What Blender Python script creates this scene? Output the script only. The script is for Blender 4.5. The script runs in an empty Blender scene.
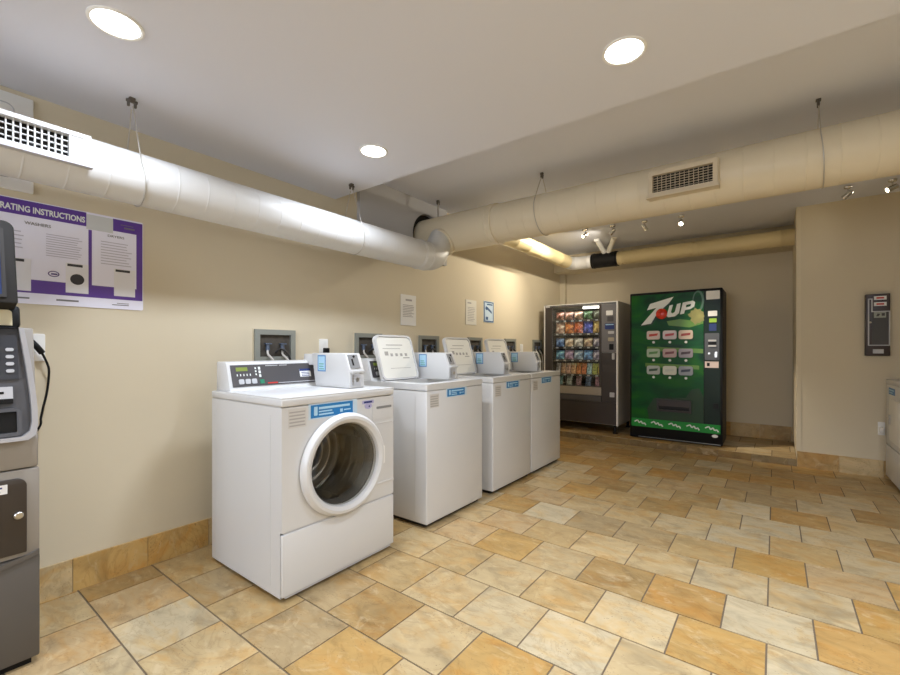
import bpy, bmesh, math, random
from mathutils import Vector, Matrix
rnd = random.Random(7)
PI = math.pi
S = bpy.context.scene
COL = S.collection
V = Vector

# ------------------------------------------------------------------ materials
def lin(c):
    return tuple((x / 12.92 if x <= .04045 else ((x + .055) / 1.055) ** 2.4) for x in c)
def rgb(r, g, b):
    return lin((r / 255, g / 255, b / 255)) + (1,)
MATS = {}
def mat(name, col, rough=.5, metal=0, bump=None, vary=None, coat=0, emit=None, spec=.5):
    if name in MATS: return MATS[name]
    m = bpy.data.materials.new(name); m.use_nodes = True
    nt = m.node_tree; b = nt.nodes['Principled BSDF']
    b.inputs['Base Color'].default_value = col
    b.inputs['Roughness'].default_value = rough
    b.inputs['Metallic'].default_value = metal
    b.inputs['Coat Weight'].default_value = coat
    b.inputs['Specular IOR Level'].default_value = spec
    if emit:
        b.inputs['Emission Color'].default_value = emit[0]
        b.inputs['Emission Strength'].default_value = emit[1]
    if bump or vary:
        tc = nt.nodes.new('ShaderNodeTexCoord')
        n = nt.nodes.new('ShaderNodeTexNoise')
        n.inputs['Scale'].default_value = (bump or vary)[0]; n.inputs['Detail'].default_value = 4
        nt.links.new(tc.outputs['Object'], n.inputs['Vector'])
        if bump:
            bp = nt.nodes.new('ShaderNodeBump'); bp.inputs['Strength'].default_value = bump[1]
            bp.inputs['Distance'].default_value = .004
            nt.links.new(n.outputs['Fac'], bp.inputs['Height']); nt.links.new(bp.outputs[0], b.inputs['Normal'])
        if vary:
            n2 = nt.nodes.new('ShaderNodeTexNoise'); n2.inputs['Scale'].default_value = vary[0]
            nt.links.new(tc.outputs['Object'], n2.inputs['Vector'])
            mr = nt.nodes.new('ShaderNodeMapRange')
            mr.inputs['To Min'].default_value = 1 - vary[1]; mr.inputs['To Max'].default_value = 1 + vary[1]
            nt.links.new(n2.outputs['Fac'], mr.inputs['Value'])
            vm = nt.nodes.new('ShaderNodeVectorMath'); vm.operation = 'SCALE'
            vm.inputs[0].default_value = col[:3]
            nt.links.new(mr.outputs[0], vm.inputs['Scale']); nt.links.new(vm.outputs[0], b.inputs['Base Color'])
    MATS[name] = m
    return m

def travertine(name):
    m = bpy.data.materials.new(name); m.use_nodes = True
    nt = m.node_tree; L = nt.links.new; N = nt.nodes.new; b = nt.nodes['Principled BSDF']
    tc = N('ShaderNodeTexCoord'); at = N('ShaderNodeAttribute'); at.attribute_name = 'tint'
    off = N('ShaderNodeVectorMath'); off.operation = 'SCALE'; off.inputs[0].default_value = (37, 53, 21)
    L(at.outputs['Alpha'], off.inputs['Scale'])
    add = N('ShaderNodeVectorMath'); L(tc.outputs['Object'], add.inputs[0]); L(off.outputs[0], add.inputs[1])
    mp = N('ShaderNodeMapping'); mp.inputs['Scale'].default_value = (1, 1.7, 1); L(add.outputs[0], mp.inputs['Vector'])
    def noise(sc, det, dist=0, ro=.6):
        n = N('ShaderNodeTexNoise'); n.inputs['Scale'].default_value = sc; n.inputs['Detail'].default_value = det
        n.inputs['Distortion'].default_value = dist; n.inputs['Roughness'].default_value = ro
        L(mp.outputs[0], n.inputs['Vector']); return n
    def ramp(src, stops):
        r = N('ShaderNodeValToRGB'); e = r.color_ramp.elements
        e[0].position, e[0].color = stops[0]; e[1].position, e[1].color = stops[-1]
        for p, c in stops[1:-1]:
            x = e.new(p); x.color = c
        L(src, r.inputs[0]); return r
    def mix(mode, fac, a, c):
        x = N('ShaderNodeMix'); x.data_type = 'RGBA'; x.blend_type = mode
        if hasattr(fac, 'node'): L(fac, x.inputs[0])
        else: x.inputs[0].default_value = fac
        for k, s in ((6, a), (7, c)):
            if hasattr(s, 'node'): L(s, x.inputs[k])
            else: x.inputs[k].default_value = s
        return x.outputs[2]
    g = lambda v: (v, v, v, 1)
    cloud = ramp(noise(5, 7, .8).outputs['Fac'], [(.30, g(.70)), (.48, g(.97)), (.72, g(1.14))])
    c = mix('MULTIPLY', 1, at.outputs['Color'], cloud.outputs[0])
    rust = ramp(noise(3.2, 5, 1.6).outputs['Fac'], [(.48, g(0)), (.66, g(.75))])
    c = mix('MIX', rust.outputs[0], c, mix('MULTIPLY', 1, c, (1.0, .80, .50, 1)))
    pale = ramp(noise(8, 6, 1.2).outputs['Fac'], [(.55, g(0)), (.74, g(.55))])
    c = mix('MIX', pale.outputs[0], c, rgb(206, 186, 148))
    vein = ramp(noise(3.6, 6, 1.5, .6).outputs['Fac'], [(.475, g(0)), (.5, g(.32)), (.525, g(0))])
    c = mix('MIX', vein.outputs[0], c, mix('MULTIPLY', 1, c, (.60, .50, .38, 1)))
    vo = N('ShaderNodeTexVoronoi'); vo.inputs['Scale'].default_value = 58; L(mp.outputs[0], vo.inputs['Vector'])
    pit = ramp(vo.outputs['Distance'], [(.10, g(1)), (.22, g(0))])
    pm = ramp(noise(6, 3).outputs['Fac'], [(.50, g(0)), (.60, g(.9))])
    pf = N('ShaderNodeMath'); pf.operation = 'MULTIPLY'; L(pit.outputs[0], pf.inputs[0]); L(pm.outputs[0], pf.inputs[1])
    c = mix('MIX', pf.outputs[0], c, rgb(120, 92, 60))
    L(c, b.inputs['Base Color'])
    rr = N('ShaderNodeMapRange'); rr.inputs['To Min'].default_value = .32; rr.inputs['To Max'].default_value = .55
    L(noise(9, 3).outputs['Fac'], rr.inputs['Value']); L(rr.outputs[0], b.inputs['Roughness'])
    bp = N('ShaderNodeBump'); bp.inputs['Strength'].default_value = .25; bp.inputs['Distance'].default_value = .002
    inv = N('ShaderNodeMath'); inv.operation = 'SUBTRACT'; inv.inputs[0].default_value = 1; L(pf.outputs[0], inv.inputs[1])
    L(inv.outputs[0], bp.inputs['Height']); L(bp.outputs[0], b.inputs['Normal'])
    b.inputs['Specular IOR Level'].default_value = .35
    MATS[name] = m
    return m

def glass(name, tint=(1, 1, 1, 1), refl=.10, rough=.02):
    m = bpy.data.materials.new(name); m.use_nodes = True
    nt = m.node_tree; nt.nodes.clear(); L = nt.links.new; N = nt.nodes.new
    o = N('ShaderNodeOutputMaterial'); mx = N('ShaderNodeMixShader')
    t = N('ShaderNodeBsdfTransparent'); t.inputs[0].default_value = tint
    gl = N('ShaderNodeBsdfGlossy'); gl.inputs['Roughness'].default_value = rough
    mx.inputs[0].default_value = refl
    L(t.outputs[0], mx.inputs[1]); L(gl.outputs[0], mx.inputs[2]); L(mx.outputs[0], o.inputs[0])
    MATS[name] = m
    return m

def soda_green(name):
    m = bpy.data.materials.new(name); m.use_nodes = True
    nt = m.node_tree; L = nt.links.new; N = nt.nodes.new; b = nt.nodes['Principled BSDF']
    tc = N('ShaderNodeTexCoord')
    n = N('ShaderNodeTexNoise'); n.inputs['Scale'].default_value = 2.2; n.inputs['Detail'].default_value = 2
    n.inputs['Distortion'].default_value = 1.5
    mp = N('ShaderNodeMapping'); mp.inputs['Rotation'].default_value = (0, .5, 0); mp.inputs['Scale'].default_value = (.8, 1, 1.5)
    L(tc.outputs['Object'], mp.inputs[0]); L(mp.outputs[0], n.inputs['Vector'])
    r = N('ShaderNodeValToRGB'); e = r.color_ramp.elements
    e[0].position = .30; e[0].color = rgb(2, 46, 26)
    e[1].position = .72; e[1].color = rgb(30, 104, 18)
    x = e.new(.48); x.color = rgb(3, 78, 32)
    L(n.outputs['Fac'], r.inputs[0]); L(r.outputs[0], b.inputs['Base Color'])
    b.inputs['Roughness'].default_value = .3; b.inputs['Specular IOR Level'].default_value = .22
    MATS[name] = m
    return m

M_WALL = mat('tan wall paint', rgb(212, 200, 174), .75, bump=(260, .06), vary=(1.3, .025))
M_CEIL = mat('white ceiling paint', rgb(222, 224, 233), .85, bump=(200, .05))
M_SOFF = mat('grey white soffit paint', rgb(186, 185, 186), .85, bump=(200, .05))
M_STONE = travertine('travertine tile')
M_GROUT = mat('brown grout', rgb(112, 96, 76), .9, bump=(300, .2))
M_ENAM = mat('white enamel', rgb(212, 211, 209), .28, spec=.5)
M_ENAM2 = mat('white plastic', rgb(238, 237, 233), .4)
M_LIDP = mat('warm white lid liner', rgb(238, 236, 226), .42)
M_DARKBASE = mat('dark base metal', rgb(42, 40, 38), .6)  # dark metal of the washer bases and soda cabinet
M_PANEL = mat('charcoal control panel', rgb(76, 73, 74), .42)
M_LGREY = mat('light grey plastic', rgb(190, 190, 192), .45)
M_MGREY = mat('mid grey plastic', rgb(136, 136, 136), .5)
M_STEEL = mat('brushed steel', rgb(190, 188, 184), .28, 1)
M_DSTEEL = mat('drum steel', rgb(176, 172, 164), .3, 1)
M_GALV = mat('grey painted box metal', rgb(146, 148, 140), .5, .2)
M_BLACK = mat('black plastic', rgb(16, 16, 17), .45, spec=.25)
M_RUB = mat('grey rubber gasket', rgb(88, 86, 82), .6)
M_BLUE = mat('blue sticker', rgb(34, 122, 186), .4)
M_LBLUE = mat('pale blue print', rgb(178, 216, 238), .5)
M_PAPER = mat('white paper', rgb(232, 230, 226), .6)
M_INK = mat('grey ink', rgb(120, 118, 122), .7)
M_DINK = mat('dark ink', rgb(60, 58, 62), .7)
M_PURP = mat('purple print', rgb(92, 58, 150), .35)
M_PURP2 = mat('dark purple print', rgb(70, 42, 122), .35)
M_GREENLED = mat('green display', rgb(120, 134, 58), .4, emit=(rgb(150, 180, 60), .08))
M_GREENB = mat('green key', rgb(40, 130, 96), .5)
M_RED = mat('red print', rgb(196, 52, 44), .5)
M_CREAMDUCT = mat('cream painted duct', rgb(216, 204, 178), .45, bump=(60, .05), vary=(4, .03))
M_WHITEDUCT = mat('white painted duct', rgb(213, 212, 209), .45, bump=(60, .05))
M_YELDUCT = mat('pale yellow painted duct', rgb(226, 208, 160), .45, bump=(60, .05))
M_GRILLE = mat('cream grille metal', rgb(206, 192, 166), .45)
M_DARKHOLE = mat('dark duct inside', rgb(30, 28, 26), .8)
M_CABLE = mat('grey steel cable', rgb(184, 178, 170), .4, .4)
M_CLAMP = mat('dark clamp metal', rgb(96, 90, 82), .5, .4)
M_ATM = mat('warm grey machine shell', rgb(152, 146, 138), .42, .15)
M_ATMD = mat('dark grey machine shell', rgb(92, 87, 82), .45, .1)
M_ATMF = mat('graphite fascia', rgb(86, 86, 90), .42, .2)
M_ATMS = mat('silver trim', rgb(176, 174, 176), .38, .4)
M_BROWNP = mat('dark brown panel', rgb(58, 50, 44), .35)
M_SCREEN = mat('dark blue screen', rgb(40, 54, 86), .15, emit=(rgb(60, 84, 150), .2))
M_COFFEE = mat('dark bronze front', rgb(62, 56, 54), .32)
M_SIDE = mat('grey beige machine side', rgb(196, 190, 178), .45)
M_SODA = soda_green('green soda front')
M_SODAB = mat('bright green band', rgb(30, 140, 54), .35, spec=.3)
M_SODADK = mat('dark green sheet', rgb(14, 34, 24), .35, spec=.25)
M_LIME = mat('lime splash', rgb(140, 138, 84), .5, vary=(14, .35))
M_WHITEPR = mat('white print', rgb(226, 230, 226), .4)
M_BALL = mat('red ball print', rgb(206, 50, 26), .25)
M_CHROME = mat('chrome', rgb(210, 208, 204), .15, 1)
M_NAVY = mat('navy sticker', rgb(30, 50, 110), .4)
M_LENS = mat('lit downlight lens', rgb(255, 250, 240), .5, emit=((1, .97, .92, 1), 9))
M_SPOTON = mat('lit spot lens', rgb(255, 244, 220), .5, emit=((1, .86, .62, 1), 40))
M_SPOTDIM = mat('lit spot lens from behind', rgb(255, 244, 220), .5, emit=((1, .9, .7, 1), 10))
M_TUBE = mat('lit tube', rgb(250, 250, 245), .5, emit=((1, .97, .9, 1), 2.2))
M_MAROON = mat('dark maroon panel', rgb(44, 26, 22), .4)
G_CLEAR = glass('clear pane', (.96, .97, .96, 1), .04)
G_DOOR = glass('smoked door glass', (.80, .79, .76, 1), .07)

# ------------------------------------------------------------------ mesh helpers
def BM(): return bmesh.new()
def mapper(axis, off):
    """local (u, v, w): u to the right, v up, w out of the face, for a face looking along axis"""
    if axis == '+X': return lambda u, v, w=0: V((off + w, u, v))
    if axis == '-Y': return lambda u, v, w=0: V((u, off - w, v))
    if axis == '-X': return lambda u, v, w=0: V((off - w, -u, v))
    if axis == '+Z': return lambda u, v, w=0: V((u, v, off + w))
    if axis == '-Z': return lambda u, v, w=0: V((u, -v, off - w))
def tilted(p0, du, dv):
    """plane through p0 with unit-ish right du and up dv"""
    p0, du, dv = V(p0), V(du).normalized(), V(dv).normalized(); n = du.cross(dv)
    return lambda u, v, w=0: p0 + du * u + dv * v + n * w
def prism(bm, f, poly, w0=0, w1=.001):
    a = [bm.verts.new(f(u, v, w0)) for u, v in poly]; b = [bm.verts.new(f(u, v, w1)) for u, v in poly]
    n = len(poly)
    fs = [bm.faces.new(a[::-1]), bm.faces.new(b)]
    for i in range(n):
        fs.append(bm.faces.new((a[i], a[(i + 1) % n], b[(i + 1) % n], b[i])))
    return fs
def rect(bm, f, u0, u1, v0, v1, w0=0, w1=.001):
    return prism(bm, f, [(u0, v0), (u1, v0), (u1, v1), (u0, v1)], w0, w1)
def rr(u0, u1, v0, v1, r, n=6, corners=(1, 1, 1, 1)):
    p = []
    for k, (cx, cy, a) in enumerate(((u0 + r, v0 + r, 180), (u1 - r, v0 + r, 270), (u1 - r, v1 - r, 0), (u0 + r, v1 - r, 90))):
        if not corners[k]:
            p.append(((u0, v0), (u1, v0), (u1, v1), (u0, v1))[k]); continue
        for i in range(n + 1):
            t = math.radians(a + 90 * i / n); p.append((cx + r * math.cos(t), cy + r * math.sin(t)))
    return p
def rrect(bm, f, u0, u1, v0, v1, r, w0=0, w1=.001, n=6, corners=(1, 1, 1, 1)):
    return prism(bm, f, rr(u0, u1, v0, v1, r, n, corners), w0, w1)
def ell(cu, cv, ru, rv, n=32):
    return [(cu + ru * math.cos(2 * PI * i / n), cv + rv * math.sin(2 * PI * i / n)) for i in range(n)]
def disc(bm, f, cu, cv, ru, w0=0, w1=.001, rv=None, n=32):
    return prism(bm, f, ell(cu, cv, ru, rv or ru, n), w0, w1)
def loft(bm, rings, closed=True, cap=True):
    vs = [[bm.verts.new(p) for p in r] for r in rings]; n = len(vs[0])
    for a, b in zip(vs, vs[1:]):
        for i in range(n if closed else n - 1):
            bm.faces.new((a[i], a[(i + 1) % n], b[(i + 1) % n], b[i]))
    if cap:
        bm.faces.new(vs[0][::-1]); bm.faces.new(vs[-1])
    return vs
def frame(bm, f, outer, inner, w0, w1):
    """closed ring between two outlines with the same number of points"""
    n = len(outer)
    A = [[bm.verts.new(f(u, v, w)) for u, v in p] for p, w in ((outer, w0), (outer, w1), (inner, w1), (inner, w0))]
    for k in range(4):
        a, b = A[k], A[(k + 1) % 4]
        for i in range(n):
            bm.faces.new((a[i], a[(i + 1) % n], b[(i + 1) % n], b[i]))
def rframe(bm, f, u0, u1, v0, v1, t, w0, w1, r=0):
    if r: frame(bm, f, rr(u0, u1, v0, v1, r), rr(u0 + t, u1 - t, v0 + t, v1 - t, max(r - t, .002)), w0, w1)
    else: frame(bm, f, [(u0, v0), (u1, v0), (u1, v1), (u0, v1)], [(u0 + t, v0 + t), (u1 - t, v0 + t), (u1 - t, v1 - t), (u0 + t, v1 - t)], w0, w1)
def plate_hole(bm, f, u0, u1, v0, v1, cu, cv, r, w0, w1, n=48):
    out, inn = [], []
    angs = sorted([2 * PI * i / n for i in range(n)] + [math.atan2(b - cv, a - cu) % (2 * PI) for a in (u0, u1) for b in (v0, v1)])
    for t in angs:
        c, s = math.cos(t), math.sin(t)
        k = min(((u1 - cu) / c if c > 1e-9 else (u0 - cu) / c if c < -1e-9 else 1e9), ((v1 - cv) / s if s > 1e-9 else (v0 - cv) / s if s < -1e-9 else 1e9))
        out.append((cu + c * k, cv + s * k)); inn.append((cu + r * c, cv + r * s))
    frame(bm, f, out, inn, w0, w1)
def lathe(bm, f, cu, cv, prof, n=48, closed=False, open0=False):
    """prof: (radius, w) pairs revolved about the face normal at (cu, cv)"""
    rings = [[f(cu + r * math.cos(2 * PI * i / n), cv + r * math.sin(2 * PI * i / n), w) for i in range(n)] for r, w in prof]
    vs = loft(bm, rings, True, False)
    if closed:
        a, b = vs[-1], vs[0]
        for i in range(n): bm.faces.new((a[i], a[(i + 1) % n], b[(i + 1) % n], b[i]))
    else:
        if prof[0][0] > 1e-6 and not open0: bm.faces.new(vs[0][::-1])
        if prof[-1][0] > 1e-6: bm.faces.new(vs[-1])
def box(bm, x0, x1, y0, y1, z0, z1, bev=0, seg=2):
    t = bmesh.new()
    bmesh.ops.create_cube(t, size=1)
    for v in t.verts:
        v.co = V((x0 + (v.co.x + .5) * (x1 - x0), y0 + (v.co.y + .5) * (y1 - y0), z0 + (v.co.z + .5) * (z1 - z0)))
    if bev: bmesh.ops.bevel(t, geom=list(t.edges), offset=bev, segments=seg, affect='EDGES', profile=.5)
    merge(bm, t)
def merge(bm, t):
    mp = {v: bm.verts.new(v.co) for v in t.verts}
    for fc in t.faces:
        bm.faces.new([mp[v] for v in fc.verts])
    t.free()
def bevprism(bm, f, poly, w0, w1, bev=.004, seg=2):
    t = bmesh.new(); prism(t, f, poly, w0, w1); bmesh.ops.recalc_face_normals(t, faces=t.faces)
    bmesh.ops.bevel(t, geom=list(t.edges), offset=bev, segments=seg, affect='EDGES', profile=.5); merge(bm, t)
def tube(bm, pts, r, n=10, rad=None):
    """swept round tube through points (parallel transport)"""
    pts = [V(p) for p in pts]; rings = []
    t = (pts[1] - pts[0]).normalized()
    up = t.orthogonal().normalized()
    for i, p in enumerate(pts):
        t2 = (pts[min(i + 1, len(pts) - 1)] - pts[max(i - 1, 0)]).normalized()
        q = t.rotation_difference(t2); up = q @ up; t = t2
        s = t.cross(up); R = rad[i] if rad else r
        rings.append([p + (up * math.cos(2 * PI * k / n) + s * math.sin(2 * PI * k / n)) * R for k in range(n)])
    loft(bm, rings)
def smooth_path(ctrl, n=8):
    c = [V(p) for p in ctrl]; out = []
    for i in range(len(c) - 1):
        p0, p1, p2, p3 = c[max(i - 1, 0)], c[i], c[i + 1], c[min(i + 2, len(c) - 1)]
        for k in range(n):
            t = k / n
            out.append(.5 * ((2 * p1) + (p2 - p0) * t + (2 * p0 - 5 * p1 + 4 * p2 - p3) * t * t + (3 * p1 - p0 - 3 * p2 + p3) * t ** 3))
    out.append(c[-1]); return out
def text(bm, f, body, u, v, size, align='LEFT', w=.0015, ex=.0004, bold=0, shear=0, width=None):
    cu = bpy.data.curves.new('lettering', 'FONT'); cu.body = body; cu.size = size; cu.align_x = align
    cu.align_y = 'BOTTOM_BASELINE'; cu.extrude = ex; cu.offset = bold; cu.shear = shear; cu.resolution_u = 3
    o = bpy.data.objects.new('lettering', cu); COL.objects.link(o)
    bpy.context.view_layer.update()
    me = o.evaluated_get(bpy.context.evaluated_depsgraph_get()).to_mesh()
    co = [x.co.copy() for x in me.vertices]; fs = [list(p.vertices) for p in me.polygons]
    o.to_mesh_clear(); bpy.data.objects.remove(o); bpy.data.curves.remove(cu)
    sx = 1
    if width and co:
        a = min(c.x for c in co); b = max(c.x for c in co); sx = width / (b - a)
    vs = [bm.verts.new(f(u + c.x * sx, v + c.y, w + c.z)) for c in co]
    for p in fs:
        try: bm.faces.new([vs[i] for i in p])
        except ValueError: pass
def lines(bm, f, u0, u1, v0, v1, n, frac=.45, w0=.001, w1=.0014, ragged=.25):
    dv = (v1 - v0) / n
    for i in range(n):
        e = u1 - (u1 - u0) * ragged * rnd.random()
        rect(bm, f, u0, e, v0 + i * dv, v0 + (i + frac) * dv, w0, w1)

def rootloc(o):
    while o.parent: o = o.parent
    return V(o.location)
def obj(name, bm, m, parent=None, smooth=35, label=None):
    bmesh.ops.recalc_face_normals(bm, faces=bm.faces)
    me = bpy.data.meshes.new(name)
    if parent is not None:
        bmesh.ops.translate(bm, verts=bm.verts, vec=-rootloc(parent))
    bm.to_mesh(me); bm.free()
    for x in (m if isinstance(m, (list, tuple)) else [m]): me.materials.append(x)
    if smooth:
        me.polygons.foreach_set('use_smooth', [True] * len(me.polygons))
        me.set_sharp_from_angle(angle=math.radians(smooth))
    o = bpy.data.objects.new(name, me); COL.objects.link(o)
    if parent is not None: o.parent = parent
    if label: o['label'] = label
    return o
def thing(name, label, cat, loc, group=None):
    o = bpy.data.objects.new(name, None); o.empty_display_size = .1
    COL.objects.link(o); o.location = loc
    o['label'] = label; o['category'] = cat
    if group: o['group'] = group
    return o
def tag(o, label, cat, group=None):
    o['label'] = label; o['category'] = cat
    if group: o['group'] = group
    return o
def origin_to(o, loc):
    """put a single-mesh thing's origin at its base"""
    loc = V(loc); o.data.transform(Matrix.Translation(-loc)); o.location = loc
    return o
def struct(name, bm, m, smooth=0):
    o = obj(name, bm, m, None, smooth); o['kind'] = 'structure'; return o
def copy_tree(o, parent=None):
    c = o.copy(); COL.objects.link(c)
    if parent is not None: c.parent = parent
    for ch in o.children: copy_tree(ch, c)
    return c

# ------------------------------------------------------------------ the setting
XL, XR, YB, YN = -2.74, 1.75, 6.42, -2.6      # left wall, right wall, alcove back wall, near wall
YR, XJ = 5.394, .176                          # wall facing the room and its alcove corner
ZL, ZH, YE = 2.3276, 2.58, 2.077              # lowered ceiling, high ceiling, edge of the lowered part
ZP = .072                                     # raised alcove floor
TX, TY, X0, Y0 = .3163, .3035, -.818, 1.4755  # tile grid
PAL = {'cream': (212, 192, 154), 'gold': (206, 172, 112), 'tan': (202, 178, 134), 'light': (216, 200, 168),
       'white': (216, 204, 178), 'brown': (190, 162, 114), 'orange': (204, 168, 110), 'greige': (192, 172, 136), 'pink': (210, 186, 148)}
FIX = {  # (row, tile) colours read from the photograph's nearest tiles; tile = index of its left joint
    (-4, -6): 'cream', (-4, -5): 'pink', (-4, -4): 'light', (-3, -6): 'brown', (-3, -5): 'pink', (-3, -4): 'white', (-3, -3): 'cream', (-3, -7): 'cream',
    (-2, -6): 'tan', (-2, -5): 'greige', (-2, -4): 'tan', (-2, -3): 'greige', (-2, -2): 'gold', (-2, -1): 'cream',
    (-1, -3): 'greige', (-1, -2): 'brown', (-1, -1): 'cream', (-1, 0): 'gold', (-1, 1): 'cream',
    (0, -3): 'tan', (0, -2): 'cream', (0, -1): 'light', (0, 0): 'white', (0, 1): 'cream', (0, 2): 'light',
    (1, -2): 'tan', (1, -1): 'cream', (1, 0): 'tan', (1, 1): 'light', (1, 2): 'gold', (1, 3): 'white', (1, 4): 'cream',
    (2, -2): 'gold', (2, -1): 'cream', (2, 0): 'brown', (2, 1): 'orange', (2, 2): 'white', (2, 3): 'orange', (2, 4): 'tan',
    (3, -1): 'tan', (3, 0): 'cream', (3, 1): 'cream', (3, 2): 'light', (3, 3): 'light', (3, 4): 'gold',
    (4, -2): 'white', (4, 0): 'greige', (4, 1): 'tan', (4, 2): 'gold', (4, 3): 'pink', (4, 4): 'gold', (5, 1): 'light', (5, 2): 'white', (5, 3): 'tan', (5, 4): 'light'}
def tile_floor(name, x0, x1, y0, y1, z, riser=None):
    bm = BM(); lay = bm.loops.layers.float_color.new('tint')
    g = .0034; R = random.Random(11)
    def quad(pts, col, a, mi):
        vs = [bm.verts.new(p) for p in pts]; fc = bm.faces.new(vs); fc.material_index = mi
        for lp in fc.loops: lp[lay] = tuple(col) + (a,)
        return fc
    quad([(x0, y0, z - .003), (x1, y0, z - .003), (x1, y1, z - .003), (x0, y1, z - .003)], (.2, .15, .1), 0, 1)
    i0 = math.floor((y0 - Y0) / TY); i1 = math.ceil((y1 - Y0) / TY)
    for i in range(i0, i1):
        xo = X0 - (TX / 2 if i % 2 else 0)
        for j in range(math.floor((x0 - xo) / TX), math.ceil((x1 - xo) / TX)):
            a, b = max(xo + j * TX, x0) + g, min(xo + (j + 1) * TX, x1) - g
            c, d = max(Y0 + i * TY, y0) + g, min(Y0 + (i + 1) * TY, y1) - g
            if b - a < .01 or d - c < .01: continue
            far = max(0, min(1, (c - 2.2) / 2.0))
            key = FIX.get((i, j)) or R.choice(['cream', 'tan', 'tan', 'light', 'gold', 'pink', 'greige', 'brown', 'cream', 'white'] if R.random() > .4 * far else ['gold', 'brown', 'orange', 'tan'])
            k = 1 + R.uniform(-.05, .05)
            col = [q * k * w for q, w in zip(rgb(*PAL[key])[:3], (.705, .65, .55))]
            top = quad([(a, c, z), (b, c, z), (b, d, z), (a, d, z)], col, R.random(), 0)
            al = top.loops[0][lay][3]
            v = [l.vert for l in top.loops]
            lo = [bm.verts.new(q.co + V((0, 0, -.003))) for q in v]
            for k2 in range(4):
                fc = bm.faces.new((v[k2], lo[k2], lo[(k2 + 1) % 4], v[(k2 + 1) % 4]))
                for lp in fc.loops: lp[lay] = tuple(col) + (al,)
    o = struct(name, bm, [M_STONE, M_GROUT]); return o
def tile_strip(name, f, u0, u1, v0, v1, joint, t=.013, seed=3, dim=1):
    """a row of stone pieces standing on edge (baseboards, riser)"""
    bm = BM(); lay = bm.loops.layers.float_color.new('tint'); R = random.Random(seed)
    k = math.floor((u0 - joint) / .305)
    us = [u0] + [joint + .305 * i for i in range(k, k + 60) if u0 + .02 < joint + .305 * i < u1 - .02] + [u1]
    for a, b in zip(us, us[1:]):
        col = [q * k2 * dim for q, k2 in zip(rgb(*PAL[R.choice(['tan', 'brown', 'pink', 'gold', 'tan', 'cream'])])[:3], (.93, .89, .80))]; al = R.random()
        n0 = len(bm.faces)
        fs = rect(bm, f, a + .0012, b - .0012, v0, v1, .0, t)
        for fc in fs:
            for lp in fc.loops: lp[lay] = tuple(col) + (al,)
    return struct(name, bm, [M_STONE])

tile_floor('floor', XL, XR, YN, YR + .002, 0)
tile_floor('floor_alcove', XL, XJ, YR, YB, ZP)
tile_strip('trim_1', mapper('-Y', YR), XL, XJ, .002, ZP - .001, -.2, .004, 5, .42)  # riser stone darkened, its shade put into the tile colour
def wall_box(name, *b, m=None):
    bm = BM(); box(bm, *b); return struct(name, bm, m or M_WALL)
wall_box('wall_left', XL - .12, XL, YN, YB, -.05, ZH + .12)
wall_box('wall_back', XL - .12, XJ + .02, YB, YB + .12, -.05, ZH + .12)
wall_box('wall_return', XJ, XR + .12, YR, YB + .12, -.05, ZH + .12)
wall_box('wall_right', XR, XR + .12, YN, YR, -.05, ZH + .12)
# near wall behind the camera with an unseen window added for cool fill light
bm = BM(); f = mapper('-Y', YN)
WX0, WX1, WZ0, WZ1 = -1.7, -.2, .95, 2.1
for a in ((XL - .12, WX0, -.05, ZH), (WX1, XR + .12, -.05, ZH), (WX0, WX1, -.05, WZ0), (WX0, WX1, WZ1, ZH)):
    box(bm, a[0], a[1], YN - .12, YN, a[2], a[3])
struct('wall_near', bm, M_WALL)
w = thing('fill_window_1', 'unseen white framed window added behind the camera for fill light', 'window', ((WX0 + WX1) / 2, YN - .06, WZ0)); w['kind'] = 'structure'
bm = BM(); fw = lambda u, v, q=0: V((u, YN - .06 + q, v)); rframe(bm, fw, WX0, WX1, WZ0, WZ1, .05, -.03, .03); box(bm, (WX0 + WX1) / 2 - .02, (WX0 + WX1) / 2 + .02, YN - .08, YN - .04, WZ0 + .05, WZ1 - .05)
obj('window_frame', bm, M_ENAM2, w)
bm = BM(); box(bm, WX0 + .05, WX1 - .05, YN - .063, YN - .057, WZ0 + .05, WZ1 - .05); obj('window_pane', bm, G_CLEAR, w)
# ceilings
wall_box('ceiling', XL - .12, XR + .12, YE, YB + .12, ZH, ZH + .12, m=M_CEIL)
wall_box('ceiling_lowered', XL, XR, YN, YE, ZL, ZH, m=M_CEIL)
wall_box('trim_7', XL, XJ, YR + .003, YB, -.05, ZP - .004, m=M_GROUT)                 # slab under the raised alcove floor
wall_box('trim_8', XL - .1, XR + .1, YN - .1, YR + .002, -.08, -.006, m=M_GROUT)         # slab under the floor
wall_box('trim_2', XL, XJ, 6.12, YB, 2.338, ZH, m=M_WALL)                       # bulkhead over the alcove's back wall
bm = BM()                                                                        # white boxed soffit round the duct hole
fs = mapper('+X', XL)
plate_hole(bm, fs, 2.29, 3.42, 2.02, ZH, 3.13, 2.25, .215, 0, .035)
struct('trim_3', bm, M_SOFF)
bm = BM(); lathe(bm, mapper('+X', XL), 3.13, 2.25, [(.213, .001), (.213, .002), (.0, .002)]); struct('trim_4', bm, M_DARKHOLE)
bm = BM(); box(bm, XL, -2.655, 6.33, YB, ZP, 2.338, .006); struct('trim_5', bm, M_WALL)   # pipe chase in the corner
bm = BM(); box(bm, XJ - .006, XJ + .03, YR - .004, YB - .002, .16, ZH); struct('trim_6', bm, mat('corner bead paint', rgb(216, 204, 178), .7))
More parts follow.
